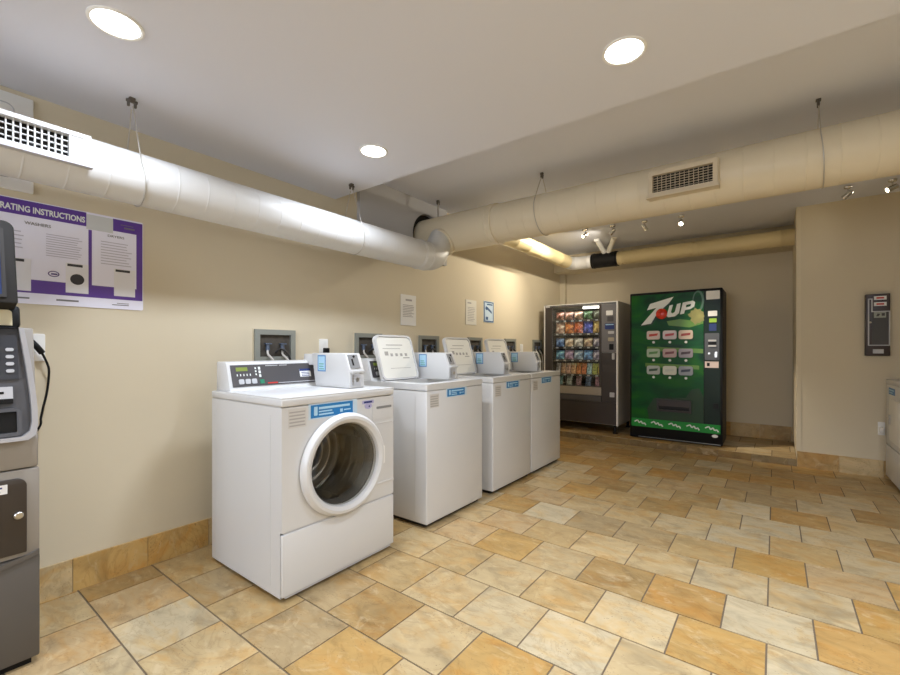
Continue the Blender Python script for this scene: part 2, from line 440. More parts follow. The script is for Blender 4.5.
# baseboards
tile_strip('baseboard_left', mapper('+X', XL), YN, YR, 0, .156, .547, seed=8)
tile_strip('baseboard_return', mapper('-Y', YR), XJ, XR, 0, .156, .49, seed=4)
tile_strip('baseboard_back', mapper('-Y', YB), -2.65, XJ, ZP, ZP + .17, -.15, seed=6)
tile_strip('baseboard_alcove_left', mapper('+X', XL), YR, 6.33, ZP, ZP + .156, 5.5, seed=9)
tile_strip('baseboard_right', mapper('-X', XR), -YR + .02, -YN, 0, .156, 0, seed=12)

# ------------------------------------------------------------------ ducts
def pipe(bm, p0, p1, r, ribs=(), n=72, rib=.0025, ribw=.006):
    p0, p1 = V(p0), V(p1); d = (p1 - p0); Ln = d.length; d.normalize()
    up = V((0, 0, 1)) if abs(d.z) < .9 else V((1, 0, 0)); s = d.cross(up).normalized(); up = s.cross(d)
    prof = [(0, r)]
    for t in sorted(ribs):
        if ribw < t < Ln - ribw:
            prof += [(t - ribw, r), (t - ribw * .4, r + rib), (t + ribw * .4, r + rib), (t + ribw, r)]
    prof.append((Ln, r))
    loft(bm, [[p0 + d * t + (s * math.cos(2 * PI * i / n) + up * math.sin(2 * PI * i / n)) * q for i in range(n)] for t, q in prof])
MY, MZ, MR = 3.13, 2.242, .160
duct = thing('air_duct', 'large cream round duct crossing the room under the high ceiling', 'duct', (-.7, MY, MZ - MR))
bm = BM(); pipe(bm, (XL + .003, MY, MZ), (XR, MY, MZ), MR, [.12 + .145 * i for i in range(40)], rib=.0012, ribw=.004); obj('duct_body', bm, M_CREAMDUCT, duct, 12)
bm = BM(); pipe(bm, (XL + .003, MY, MZ), (-1.90, MY, MZ), MR + .009, [.78, .83], rib=.003, ribw=.006); obj('joint_collar', bm, M_CREAMDUCT, duct)
bm = BM()                                                                        # saddle of the branch take-off
ft = tilted((-2.443, MY - .105, MZ - .10), (1, 0, 0), (0, -.55, .83))
lathe(bm, ft, 0, 0, [(.128, -.02), (.128, .030), (.122, .038), (.105, .041), (.105, -.02)], closed=True); obj('branch_saddle', bm, M_CREAMDUCT, duct)
def grille(parent, f, u0, u1, v0, v1, nu, nv, m, rim=.02, blank=0, t=.022, bar=1):
    bm = BM(); rframe(bm, f, u0, u1, v0, v1, rim, -.02, t)
    if blank: rect(bm, f, u1 - rim - blank, u1 - rim, v0 + rim, v1 - rim, -.02, t - .004)
    obj('grille_frame', bm, m, parent)
    bm = BM(); rect(bm, f, u0 + rim * .8, u1 - rim * .8, v0 + rim * .8, v1 - rim * .8, -.014, -.01); obj('grille_backing', bm, M_DARKHOLE, parent)
    e = u1 - rim - blank; bm = BM()
    for i in range(1, nu):
        u = u0 + rim + (e - u0 - rim) * i / nu; rect(bm, f, u - .0020 * bar, u + .0020 * bar, v0 + rim, v1 - rim, -.004, .008)
    for j in range(1, nv):
        v = v0 + rim + (v1 - v0 - 2 * rim) * j / nv; rect(bm, f, u0 + rim, e, v - .0016 * bar, v + .0016 * bar, -.006, .004)
    obj('grille_bars', bm, m, parent)
g2 = thing('vent_grille', 'cream vent grille on the front of the large crossing duct', 'vent', (-.47, MY - MR, 2.14))
fg = mapper('-Y', 2.953)
bm = BM(); rframe(bm, fg, -.668, -.268, 2.142, 2.312, .028, -.06, .0); obj('grille_neck', bm, M_CREAMDUCT, g2)
grille(g2, fg, -.662, -.274, 2.146, 2.308, 13, 7, M_GRILLE, .026, bar=.6)
bm = BM(); rect(bm, fg, -.672, -.264, 2.138, 2.150, 0, .034); obj('grille_sill', bm, M_GRILLE, g2)

LX, LZ, LR = -2.392, 1.958, .117
ld = thing('air_duct', 'white round duct running along the left wall above the washers', 'duct', (LX, .5, LZ - LR))
bm = BM(); pipe(bm, (LX, YN + .01, LZ), (LX, 2.72, LZ), LR, [.13 * i + .05 for i in range(1, 44)], rib=.001, ribw=.004); obj('duct_body', bm, M_WHITEDUCT, ld, 12)
bm = BM(); tube(bm, smooth_path([(LX, 2.70, LZ), (LX, 2.79, LZ + .004), (LX - .012, 2.865, LZ + .035), (LX - .03, 2.925, LZ + .09), (LX - .05, 2.975, LZ + .16), (LX - .06, 3.02, LZ + .22)], 6), LR, 40, [LR - .012 * i / 30 for i in range(31)])
obj('duct_elbow', bm, M_WHITEDUCT, ld)
bm = BM(); pipe(bm, (LX, 2.62, LZ), (LX, 2.74, LZ), LR + .003, [.02, .1], rib=.003, ribw=.006); obj('joint_collar', bm, M_WHITEDUCT, ld)
g1 = thing('vent_grille', 'white vent grille on the side of the duct above the cash machine', 'vent', (LX + LR, .1, 1.905))
fg = mapper('+X', LX + LR + .012)
bm = BM(); rframe(bm, fg, -.452, .508, 1.909, 2.036, .02, -.06, 0); obj('grille_neck', bm, M_WHITEDUCT, g1)
grille(g1, fg, -.45, .506, 1.912, 2.033, 46, 4, M_ENAM, .016, .05)
bm = BM(); rect(bm, fg, -.455, .511, 1.904, 1.917, 0, .030); obj('grille_sill', bm, mat('pale grey grille edge', rgb(190, 190, 198), .4), g1)

DX, DY, DZ, DR = -2.35, 5.86, 2.388, .088
rd = thing('air_duct', 'slim pale yellow duct turning along the back of the vending alcove', 'duct', (-1.2, DY, DZ - DR))
bm = BM(); pipe(bm, (DX, MY + .14, DZ), (DX, DY - .2, DZ), DR, [.3 * i for i in range(1, 9)], rib=.001, ribw=.004); obj('duct_run', bm, M_YELDUCT, rd, label='pale yellow run along the left wall')
bm = BM(); tube(bm, smooth_path([(DX, DY - .21, DZ), (DX, DY - .12, DZ), (DX + .035, DY - .035, DZ), (DX + .12, DY, DZ), (DX + .21, DY, DZ)], 6), DR + .001, 32); obj('duct_elbow', bm, M_WHITEDUCT, rd, label='whiter elbow piece')
bm = BM(); pipe(bm, (DX + .2, DY, DZ), (-2.03, DY, DZ), DR, [.05]); obj('duct_run', bm, M_WHITEDUCT, rd, label='short white piece beside the black coupling')
bm = BM(); pipe(bm, (-2.05, DY, DZ), (-1.70, DY, DZ), DR + .012, [.03, .32], rib=.004); obj('coupling', bm, M_BLACK, rd, label='black rubber coupling')
bm = BM(); pipe(bm, (-1.70, DY, DZ), (XJ - .006, DY, DZ), DR, [.06, .1, .9, .95, 1.75], rib=.003, ribw=.008); obj('duct_run', bm, M_YELDUCT, rd, label='pale yellow run along the back wall')
for tx, ty in ((-1.85, 5.43), (-1.63, 5.46)):
    bm = BM(); pipe(bm, (-1.875 if tx < -1.8 else -1.82, DY - .03, DZ + DR + .005), (tx, ty, ZH - .002), .030, [.03]); obj('brace', bm, M_ENAM2, rd)

def hanger(loc, label, duct_axis, cx, cz, R, short=False):
    """clamp under the ceiling with a wire slung round a duct"""
    h = thing('duct_hanger', label, 'hanger', loc, 'wire duct hangers')
    x, y, z = loc
    bm = BM(); box(bm, x - .012, x + .012, y - .012, y + .012, z - .012, z, .003)
    box(bm, x - .006, x + .006, y - .022, y + .022, z - .022, z - .010, .002)
    for s in (-1, 1): box(bm, x - .006, x + .006, y + s * .013 - .005, y + s * .013 + .005, z - .042, z - .016, .002)
    obj('clamp', bm, M_CLAMP, h)
    if short:
        bm = BM(); tube(bm, [(x, y, z - .03), (x, y, cz + R - .004)], .006, 8); obj('rod', bm, M_CABLE, h); return h
    bm = BM(); pts = []
    top = z - .045; R2 = R + .004
    d = top - cz
    a0 = math.acos(min(1, R2 / d))            # tangent points
    for k in range(29):
        t = a0 + (2 * PI - 2 * a0) * k / 28
        pts.append((R2 * math.sin(t), cz + R2 * math.cos(t)))
    ring = [(.016, top)] + pts + [(-.016, top)]
    if duct_axis == 'Y': P = [V((cx + q, y + .03 * math.sin(i / len(ring) * PI), zz)) for i, (q, zz) in enumerate(ring)]
    else: P = [V((x + .02 * math.sin(i / len(ring) * PI), cx - q, zz)) for i, (q, zz) in enumerate(ring)]
    tube(bm, P, .0028, 6); obj('wire_loop', bm, M_CABLE, h); return h
hanger((LX, .685, ZL), 'wire hanger around the white duct, next to the white vent grille', 'Y', LX, LZ, LR)
hanger((LX, 1.951, ZL), 'wire hanger around the white duct, at the edge of the lowered ceiling', 'Y', LX, LZ, LR)
hanger((-1.505, MY, ZH), 'wire hanger around the large cream duct, near its left end', 'X', MY, MZ, MR)
hanger((.197, MY, ZH), 'wire hanger around the large cream duct, right of the cream vent grille', 'X', MY, MZ, MR)
hanger((-2.58, MY, ZH), 'short rod hanger above the duct end by the left wall', 'X', MY, MZ, MR, True)

# ------------------------------------------------------------------ ceiling lights
def downlight(x, y, label):
    t = thing('downlight', label, 'ceiling light', (x, y, ZL), 'recessed downlights in the lowered ceiling')
    f = mapper('-Z', ZL)
    bm = BM(); lathe(bm, f, x, -y, [(.082, 0), (.082, .004), (.077, .006), (.070, .004), (.070, 0)], closed=True); obj('trim_ring', bm, M_ENAM2, t)
    bm = BM(); lathe(bm, f, x, -y, [(.0705, .0005), (.0705, .0025), (.045, .0045), (0, .005)]); obj('lens', bm, M_LENS, t)
    return t
DL = []
for k, (x, y) in enumerate([(-1.89, .495), (-.473, 1.707), (-1.893, 1.704)]):
    DL.append((x, y)); downlight(x, y, ['round recessed downlight above the cash machine', 'round recessed downlight in the open lowered ceiling, farthest from the left wall', 'round recessed downlight above the front-loading washer'][k])
OFF = [(.95, 1.705), (.95, .495), (-1.89, -.72), (-.47, -.72), (.95, -.72), (-1.89, -1.93), (-.47, -1.93), (.95, -1.93)]
for x, y in OFF:
    DL.append((x, y)); downlight(x, y, 'round recessed downlight farther along the lowered ceiling, out of view')
def lamp(name, kind, loc, power, col, size=.14, rot=None, **kw):
    l = bpy.data.lights.new(name, kind); l.energy = power; l.color = col
    for k, v in kw.items(): setattr(l, k, v)
    o = bpy.data.objects.new(name, l); o.location = loc
    if rot is not None: o.rotation_euler = rot
    COL.objects.link(o); return o
PDL = 14
for x, y in DL:
    l = lamp('downlight_lamp', 'AREA', (x, y, ZL - .012), PDL * (2.0 if x > 0 and y > 1 else 1.2 if x > 0 and y > 0 else .72 if y > 1 and x < -1 else .85 if y > 1 else .68 if y > 0 else .22), (.79, .88, 1.03)); l.data.shape = 'DISK'; l.data.size = .15; l.data.spread = math.radians(140)

def aim(loc, d):
    return V(d).to_track_quat('-Z', 'Y').to_euler()
def track_spot(x, y, d, label, lens, power):
    t = thing('spotlight', label, 'spotlight', (x, y, ZH), 'small spotlights on the high ceiling')
    bm = BM(); lathe(bm, mapper('-Z', ZH), x, -y, [(.03, 0), (.03, .012), (.026, .018), (0, .018)], n=20); obj('canopy', bm, M_CHROME, t)
    bm = BM(); tube(bm, [(x, y, ZH - .015), (x, y, ZH - .055)], .006, 8); obj('stem', bm, M_CHROME, t)
    d = V(d).normalized(); c = V((x, y, ZH - .07)); u = d.orthogonal().normalized(); f = tilted(c, u, d.cross(u))
    n = u.cross(d.cross(u))
    s = 1 if n.dot(d) > 0 else -1
    bm = BM(); lathe(bm, f, 0, 0, [(.012, -.038 * s), (.020, -.030 * s), (.021, .034 * s), (.023, .040 * s), (.019, .040 * s), (.018, .030 * s), (0, .029 * s)], n=20); obj('lamp_head', bm, M_CHROME, t)
    bm = BM(); lathe(bm, f, 0, 0, [(.0178, .031 * s), (.0178, .034 * s), (0, .036 * s)], n=20); obj('lens', bm, lens, t)
    if power:
        l = lamp('spotlight_lamp', 'SPOT', c + d * .055, power, (1, .90, .74), rot=aim(c, d)); l.data.spot_size = math.radians(140 if x < -1.7 else 34 if -1.3 < x < -1 else 120 if -1 < x < -.7 else 115); l.data.spot_blend = 1; l.data.shadow_soft_size = .02
    return t
SP = [(-1.80, 4.90, (-.62, -.75, -.6), 'leftmost small ceiling spotlight, above the snack machine', M_SPOTDIM, 60),
      (-1.49, 4.93, (-.80, .42, -.5), 'lit chrome ceiling spotlight beside the duct braces', M_SPOTON, 40),
      (-1.155, 4.96, (.50, .36, -1.0), 'unlit looking ceiling spotlight turned toward the green soda machine', M_SPOTDIM, 130),
      (-.80, 5.0, (.05, -.62, -.52), 'bright ceiling spotlight facing the camera above the soda machine', M_SPOTON, 14),
      (.51, 4.95, (-.6, .6, -.45), 'chrome ceiling spotlight turned away, left of the pair over the tan wall', M_SPOTDIM, .5),
      (.787, 4.97, (-.9, -.3, -.45), 'chrome ceiling spotlight with lit face, rightmost one', M_SPOTDIM, .5)]
for a in SP: track_spot(*a)

# ------------------------------------------------------------------ washers
def coin_box(parent, y0, y1, zt, sticker=True):
    """payment box standing on the rear of a washer; one tall side face toward the room"""
    cb = None
    f = lambda u, v, w=0: V((u, y0 + w, v))        # u along X, v up
    bm = BM(); bevprism(bm, f, [(-2.31, zt), (-1.985, zt), (-1.982, zt + .105), (-2.025, zt + .205), (-2.35, zt + .205)], 0, y1 - y0, .006)
    box(bm, -2.44, -2.345, y0 + .004, y1 - .004, zt + .13, zt + .199, .004)
    cb = obj('coin_box', bm, M_ENAM, parent)
    w = y1 - y0
    sl = tilted((-1.982, y0, zt + .105), (0, 1, 0), (-.043, 0, .1))
    bm = BM(); rect(bm, sl, .012, w - .028, .012, .098, .0005, .004); obj('coin_slot_plate', bm, M_MGREY, cb, label='grey coin slot plate')
    bm = BM(); rect(bm, sl, .030, .040, .03, .07, .004, .006); disc(bm, sl, .052, .085, .007, .004, .008, n=16); obj('coin_slot', bm, M_BLACK, cb)
    ff = mapper('+X', -1.985)
    bm = BM(); rect(bm, ff, y0 + .010, y1 - .03, zt + .012, zt + .085, .0, .004); obj('key_plate', bm, M_LGREY, cb, label='light grey lock plate')
    bm = BM()
    for q in range(4): rect(bm, ff, y0 + .018, y0 + .03, zt + .02 + q * .016, zt + .03 + q * .016, .004, .006)
    disc(bm, ff, y0 + .055, zt + .05, .012, .004, .009, n=18); obj('lock', bm, M_STEEL, cb)
    bm = BM(); box(bm, -2.02, -1.965, y0 + .004, y1 - .004, zt + .092, zt + .104, .003); obj('coin_ledge', bm, M_ENAM, cb)
    fs = lambda u, v, q=0: V((u, y0 - q, v))
    bm = BM(); rframe(bm, fs, -2.285, -2.205, zt + .093, zt + .193, .008, .0005, .0018); obj('sticker_border', bm, mat('soft blue edge', rgb(104, 148, 194), .5), cb, label='blue sticker edge')
    bm = BM(); rect(bm, fs, -2.278, -2.212, zt + .1, zt + .186, .0004, .0012); obj('sticker', bm, M_LBLUE, cb, label='pale blue and green sticker')
    bm = BM(); lines(bm, fs, -2.27, -2.22, zt + .105, zt + .15, 3, .5, .0013, .0017); obj('sticker_print', bm, mat('teal print', rgb(120, 180, 170), .5), cb)
    return cb
def console(parent, y0, y1, zt, top_load=False):
    f = lambda u, v, w=0: V((u, y0 + w, v))
    bm = BM(); bevprism(bm, f, [(-2.507, zt), (-2.345, zt), (-2.352, zt + .012), (-2.395, zt + .15), (-2.405, zt + .157), (-2.5, zt + .160)], 0, y1 - y0, .004)
    c = obj('console', bm, M_ENAM, parent)
    sl = tilted((-2.352, y0, zt + .012), (0, 1, 0), (-.043, 0, .138)); W = y1 - y0
    bm = BM(); rect(bm, sl, .018, W - .03, .010, .134, .0005, .004); p = obj('control_panel', bm, M_PANEL, c, label='charcoal control panel')
    bm = BM(); rect(bm, sl, .045, .108, .098, .120, .004, .0055); obj('display', bm, M_GREENLED, p, label='green lit display')
    bm = BM()
    for k in range(3): rrect(bm, sl, .052 + k * .036, .080 + k * .036, .024, .052, .006, .004, .008)
    obj('keys', bm, M_LGREY, p, label='pale grey keys')
    bm = BM()
    for k in range(5): rect(bm, sl, .046 + k * .018, .051 + k * .018, .07, .082, .004, .005)
    obj('indicator_lights', bm, M_WHITEPR, p); bm = BM()
    for k in range(3):
        rect(bm, sl, .150, .158, .072 + k * .018, .082 + k * .018, .004, .005); rect(bm, sl, .17, .182, .06 + k * .022, .076 + k * .022, .004, .0055)
    obj('cycle_lights', bm, M_WHITEPR, p)
    bm = BM(); rect(bm, sl, .170, .195, .022, .045, .004, .007); obj('start_key', bm, M_GREENB, p, label='green start key')
    bm = BM(); rect(bm, sl, .215, .275, .018, .026, .004, .005); obj('brand_line', bm, M_RED, p, label='red brand line')
    bm = BM(); rect(bm, sl, .28, W - .05, .018, .022, .004, .005); rect(bm, sl, .215, .29, .124, .128, .004, .005); rect(bm, sl, .30, .35, .124, .128, .004, .005); obj('panel_print', bm, M_LGREY, p)
    return c, sl
def labels(parent, y0, ztop, xf=-1.815):
    ff = mapper('+X', xf)
    bm = BM(); rect(bm, ff, y0 + .032, y0 + .126, ztop - .142, ztop - .052, .0002, .001); lb = obj('instruction_label', bm, mat('off white label', rgb(206, 202, 196), .6), parent, label='small printed label')
    bm = BM(); lines(bm, ff, y0 + .037, y0 + .121, ztop - .135, ztop - .056, 5, .42, .001, .0014, .1); obj('label_print', bm, mat('pale label ink', rgb(172, 168, 163), .7), lb)
    return ff
def blue_sticker(parent, ff, a, b, c, d):
    bm = BM(); rect(bm, ff, a - .012, b + .03 * (b - a) / .26, c - .006, d + .006, .0002, .0008); obj('sticker_backing', bm, mat('pale blue backing', rgb(196, 214, 226), .5), parent)
    bm = BM(); rect(bm, ff, a, b, c, d, .0006, .0014); s = obj('blue_sticker', bm, M_BLUE, parent, label='blue payment sticker with white print')
    h = d - c; bm = BM()
    rrect(bm, ff, a + .018, a + .038, c + .18 * h, d - .14 * h, .004, .0014, .0018); obj('phone_icon', bm, M_LBLUE, s)
    bm = BM(); w = b - a - .05
    rect(bm, ff, a + .046, a + .046 + .92 * w, c + .62 * h, c + .80 * h, .0014, .0018); rect(bm, ff, a + .046, a + .046 + .38 * w, c + .40 * h, c + .50 * h, .0014, .0018)
    rect(bm, ff, a + .046, a + .046 + .42 * w, c + .16 * h, c + .28 * h, .0014, .0018); rect(bm, ff, a + .046 + .62 * w, a + .046 + .70 * w, c + .2 * h, c + .46 * h, .0014, .0018); rect(bm, ff, a + .046 + .74 * w, a + .046 + .95 * w, c + .3 * h, c + .40 * h, .0014, .0018)
    obj('sticker_print', bm, M_LBLUE, s)
def feet(parent, x0, x1, y0, y1):
    for x in (x0, x1):
        for y in (y0, y1):
            bm = BM(); lathe(bm, mapper('+Z', 0), x, y, [(.022, .0), (.022, .012), (.012, .016), (.012, .026)], n=16); obj('foot', bm, M_BLACK, parent)

def front_loader(y0, label, name='washing_machine', lab=True):
    """front-loading washer facing +X; y0 is its near side"""
    y1, xb, xf = y0 + .705, -2.507, -1.815
    t = thing(name, label, 'washing machine', ((xb + xf) / 2, (y0 + y1) / 2, 0))
    zt = .94; cy, cz = y0 + .346, .577
    bm = BM(); tb = bmesh.new()
    bmesh.ops.create_cube(tb, size=1)
    for v in tb.verts: v.co = V((xb + (v.co.x + .5) * (xf - .012 - xb), y0 + (v.co.y + .5) * .705, .022 + (v.co.z + .5) * (.898 - .022)))
    bmesh.ops.delete(tb, geom=[fc for fc in tb.faces if fc.calc_center_median().x > xf - .02], context='FACES_ONLY')
    merge(bm, tb); box(bm, xb, xf - .014, y0 + .012, y1 - .012, .0205, .03)
    for yy in (y0, y1):                             # pressed side panel rims
        for xx in (xb + .04, xf - .10):
            box(bm, xx, xx + .006, yy - .0012, yy + .0012, .06, .86)
    obj('cabinet', bm, M_ENAM, t)
    bm = BM(); box(bm, xb, xf - .016, y0 + .005, y1 - .005, .896, .902); box(bm, xb, xf + .004, y0 - .004, y1 + .004, .902, zt, .008, 3)
    rframe(bm, mapper('+Z', zt), xb + .16, xf + .002, y0 - .002, y1 + .002, .022, -.002, .003)
    obj('worktop', bm, M_ENAM, t)
    ff = mapper('+X', xf - .012)
    bm = BM(); plate_hole(bm, ff, y0, y1, .325, .898, cy, cz, .212, 0, .012); obj('front_panel', bm, M_ENAM, t)
    bm = BM(); box(bm, xf - .013, xf + .002, y0, y1, .03, .315, .004, 3); obj('lower_panel', bm, M_ENAM, t)
    bm = BM(); rect(bm, mapper('+X', xf), y0 + .01, y1 - .01, .316, .3235, -.01, -.003); obj('panel_gap', bm, M_LGREY, t)
    bm = BM(); rect(bm, mapper('+X', xf), y0 + .02, y1 - .02, .018, .034, -.04, -.004); obj('toe_kick', bm, M_LGREY, t)
    fd = mapper('+X', xf)
    bm = BM(); lathe(bm, fd, cy, cz, [(.256, .001), (.262, .012), (.258, .030), (.246, .042), (.232, .044), (.214, .034), (.206, .012), (.207, .0)], 64, True); d = obj('door', bm, M_ENAM, t)
    bm = BM(); lathe(bm, fd, cy, cz, [(.2065, .010), (.2065, .018), (.18, .004), (.13, -.02), (.06, -.034), (0, -.038)], 64, open0=True); obj('door_glass', bm, G_DOOR, d, label='smoked glass window')
    bm = BM(); lathe(bm, fd, cy, cz, [(.222, -.014), (.214, -.006), (.204, -.006), (.192, -.03), (.197, -.07), (.222, -.07)], 64, True); obj('gasket', bm, M_RUB, t, label='grey rubber gasket')
    rect_b = BM(); rrect(rect_b, fd, cy + .228, cy + .256, cz - .05, cz + .05, .008, .02, .038); obj('door_handle', rect_b, M_ENAM2, d)
    bm = BM(); lathe(bm, fd, cy, cz, [(.20, -.05), (.235, -.07), (.235, -.36), (.0, -.37)], 48, open0=True)
    for k in range(5):
        lathe(bm, fd, cy, cz, [(.236, -.10 - .055 * k), (.232, -.115 - .055 * k), (.232, -.120 - .055 * k), (.236, -.135 - .055 * k)], 48, True)
    dr = obj('drum', bm, M_DSTEEL, t, label='steel drum')
    for k in range(3):
        a = .6 + k * 2 * PI / 3; bm = BM(); c, s = math.cos(a), math.sin(a)
        P = lambda r, q, w: fd(cy + r * c - q * s, cz + r * s + q * c, w)
        loft(bm, [[P(.236, -.05, w), P(.200, -.028, w), P(.188, 0, w), P(.200, .028, w), P(.236, .05, w)] for w in (-.10, -.34)]); obj('drum_vane', bm, M_DSTEEL, dr)
    for r0, r1, w0 in ((.0, .055, -.315), (.085, .105, -.335), (.135, .155, -.335), (.186, .206, -.325)):
        bm = BM(); lathe(bm, fd, cy, cz, [(r0, -.372), (r0, w0), ((r0 + r1) / 2, w0 + .016), (r1, w0), (r1, -.372)], 48); obj('drum_ring', bm, M_STEEL, dr, label='bright steel ring')
    bm = BM(); rrect(bm, fd, y1 - .165, y1 - .006, .772, .862, .012, -.004, .003); dd = obj('detergent_drawer', bm, M_ENAM, t)
    bm = BM(); rrect(bm, fd, y1 - .135, y1 - .02, .832, .845, .005, .003, .005); obj('drawer_pull', bm, M_MGREY, dd, label='grey pull strip with its shade painted in')  # grey strip stands in for the shading of the pull
    bm = BM(); box(bm, xf - .002, xf + .003, y1 - .16, y1 - .004, .745, .752, .001); obj('panel_crease', bm, M_ENAM, t); bm = BM(); box(bm, xf - .002, xf + .004, y1 - .17, y1, .40, .412, .002); obj('panel_crease', bm, M_ENAM, t)
    console(t, y0 + .022, y0 + .60, zt); c = t.children[-1]
    sl = tilted((-2.352, y0 + .022, zt + .012), (0, 1, 0), (-.043, 0, .138))
    bm = BM(); rect(bm, sl, .428, .503, .048, .098, .004, .0052); st = obj('serial_sticker', bm, M_PAPER, c, label='white and blue serial sticker')
    bm = BM(); rect(bm, sl, .428, .503, .084, .098, .0052, .0056); lines(bm, sl, .438, .493, .052, .082, 3, .4, .0052, .0056, .1); obj('sticker_print', bm, M_NAVY, st)
    coin_box(t, y0 + .520, y0 + .630, zt)
    ff = labels(t, y0, .942)
    blue_sticker(t, ff, y0 + .15, y0 + .405, .832, .896)
    bm = BM(); rect(bm, ff, y0 + .47, y0 + .552, .868, .886, .0004, .0012); disc(bm, ff, y0 + .513, .855, .026, .0003, .001, .016); obj('oval_logo', bm, mat('lilac print', rgb(176, 172, 206), .5), t, label='small lilac oval logo')
    bm = BM(); rect(bm, ff, y0 + .482, y0 + .540, .872, .882, .0012, .0016); disc(bm, ff, y0 + .52, .853, .005, .001, .0014, n=12); obj('logo_print', bm, M_NAVY, t)
    feet(t, xb + .05, xf - .06, y0 + .05, y1 - .05)
    return t
front_loader(1.082, 'white front-loading washer with round glass door, nearest in the row')

def top_loader(y0, label):
    y1, xb, xf, zt = y0 + .652, -2.507, -1.815, .94
    t = thing('washing_machine', label, 'washing machine', ((xb + xf) / 2, (y0 + y1) / 2, 0), 'top-loading washers with raised lids')
    bm = BM(); box(bm, xb, xf, y0, y1, .028, .896, .008, 3)
    for yy in (y0, y1):
        for xx in (xb + .04, xf - .10): box(bm, xx, xx + .006, yy - .0012, yy + .0012, .07, .86)
    obj('cabinet', bm, M_ENAM, t)
    bm = BM(); box(bm, xb + .02, xf - .025, y0 + .02, y1 - .02, .008, .03); obj('base', bm, M_DARKBASE, t)
    # worktop with the tub opening
    bm = BM(); f = mapper('+Z', zt); n = 8
    frame(bm, f, rr(xb, xf + .003, y0 - .002, y1 + .002, .012, n), rr(-2.215, -1.90, y0 + .08, y1 - .15, .05, n), -.041, 0)
    obj('worktop', bm, M_ENAM, t)
    bm = BM(); rect(bm, mapper('+Z', zt), -2.215, -1.9, y0 + .08, y1 - .15, -.042, -.040); lathe(bm, mapper('+Z', zt), -2.057, (y0 + y1) / 2 - .035, [(.15, -.038), (.13, -.036), (.0, -.037)]); obj('tub_opening', bm, M_DSTEEL, t)
    # lid standing open, leaning on the console
    w = .380; d = V((-.092, -.008, .325)).normalized()
    fl = tilted((-2.243, y0 + .022, zt + .004), (0, 1, 0), d)
    bm = BM(); rrect(bm, fl, 0, w, 0, .342, .045, -.022, .0, 8, (0, 0, 1, 1)); frame(bm, fl, rr(0, w, 0, .342, .045, 8), rr(.014, w - .014, .012, .328, .036, 8), 0, .008); ld_ = obj('lid', bm, M_ENAM, t)
    bm = BM(); rrect(bm, fl, .016, w - .016, .014, .322, .034, .0, .003, 8); li = obj('lid_liner', bm, M_LIDP, ld_, label='warm white printed lid liner')
    bm = BM(); rect(bm, fl, .10, .27, .262, .268, .003, .0036); rect(bm, fl, .06, .24, .235, .239, .003, .0036); rect(bm, fl, .07, .105, .185, .215, .003, .0036); rect(bm, fl, .25, .32, .160, .168, .003, .0036)
    for k in range(4): rect(bm, fl, .125 + k * .05, .15 + k * .05, .178, .20, .003, .0036)
    rect(bm, fl, .10, .31, .085, .088, .003, .0036)
    obj('lid_print', bm, mat('faint grey print', rgb(176, 172, 164), .7), li)
    bm = BM()
    for q in (.035, w - .035): box(bm, -2.265, -2.235, y0 + q - .015, y0 + q + .015, zt, zt + .014, .003)
    obj('lid_hinge', bm, M_LGREY, ld_)
    console(t, y0 + .01, y1 - .005, zt)
    coin_box(t, y0 + .450, y0 + .550, zt - .003)
    ff = labels(t, y0, .925)
    blue_sticker(t, ff, y0 + .215, y0 + .418, .842, .893)
    feet(t, xb + .05, xf - .06, y0 + .05, y1 - .05)
    return t
TL = top_loader(2.085, 'white top-loading washer with raised lid, first beside the front-loading washer')
for y0, lb in ((2.888, 'white top-loading washer with raised lid, middle one of the three'), (3.556, 'white top-loading washer with raised lid, next to the snack machine')):
    c = copy_tree(TL); c.location.y += y0 - 2.085; c['label'] = lb

# right-hand washer, seen by its near front corner of the row on the right; faces -X
def right_machine():
    xf, xb, y0, y1 = .81, 1.50, 4.69, 5.372
    t = thing('washing_machine', 'white laundry machine at the right edge beside the tan wall', 'washing machine', ((xf + xb) / 2, (y0 + y1) / 2, 0))
    bm = BM(); box(bm, xf + .012, xb, y0, y1, .024, .86, .006); obj('cabinet', bm, M_ENAM, t)
    bm = BM(); box(bm, xf - .002, xb, y0 - .003, y1 + .003, .86, .9, .008, 3); obj('worktop', bm, M_ENAM, t)
    ff = mapper('-X', xf)
    bm = BM(); box(bm, xf, xf + .014, y0, y1, .326, .86, .004); obj('front_panel', bm, M_ENAM, t)
    bm = BM(); box(bm, xf - .004, xf + .014, y0, y1, .035, .318, .006, 3); obj('lower_panel', bm, M_ENAM, t)
    bm = BM(); bevprism(bm, ff, rr(-y0 - .50, -y0 - .08, .38, .74, .03, 5), 0, .012, .004); d = obj('door', bm, M_ENAM2, t)
    bm = BM(); rrect(bm, ff, -y0 - .47, -y0 - .43, .52, .60, .008, .012, .02); obj('door_handle', bm, M_LGREY, d)
    bm = BM(); rect(bm, ff, -5.255, -5.02, .775, .832, .0005, .0015); s = obj('blue_sticker', bm, M_BLUE, t, label='blue sticker')
    bm = BM(); rect(bm, ff, -5.24, -5.06, .808, .818, .0015, .002); rect(bm, ff, -5.24, -5.10, .788, .796, .0015, .002); obj('sticker_print', bm, M_LBLUE, s)
    bm = BM(); box(bm, xb - .16, xb, y0 + .02, y1 - .02, .9, 1.06, .012, 3); obj('console', bm, M_ENAM, t)
    bm = BM(); rect(bm, mapper('-X', xb - .16), -y1 + .06, -y0 - .06, .925, 1.035, 0, .003); obj('control_panel', bm, M_PANEL, t)
    feet(t, xf + .06, xb - .06, y0 + .06, y1 - .06)
    return t
right_machine()
t = thing('wall_outlet', 'white wall outlet on the tan wall beside the right-edge laundry machine', 'outlet', (.775, YR, .38))
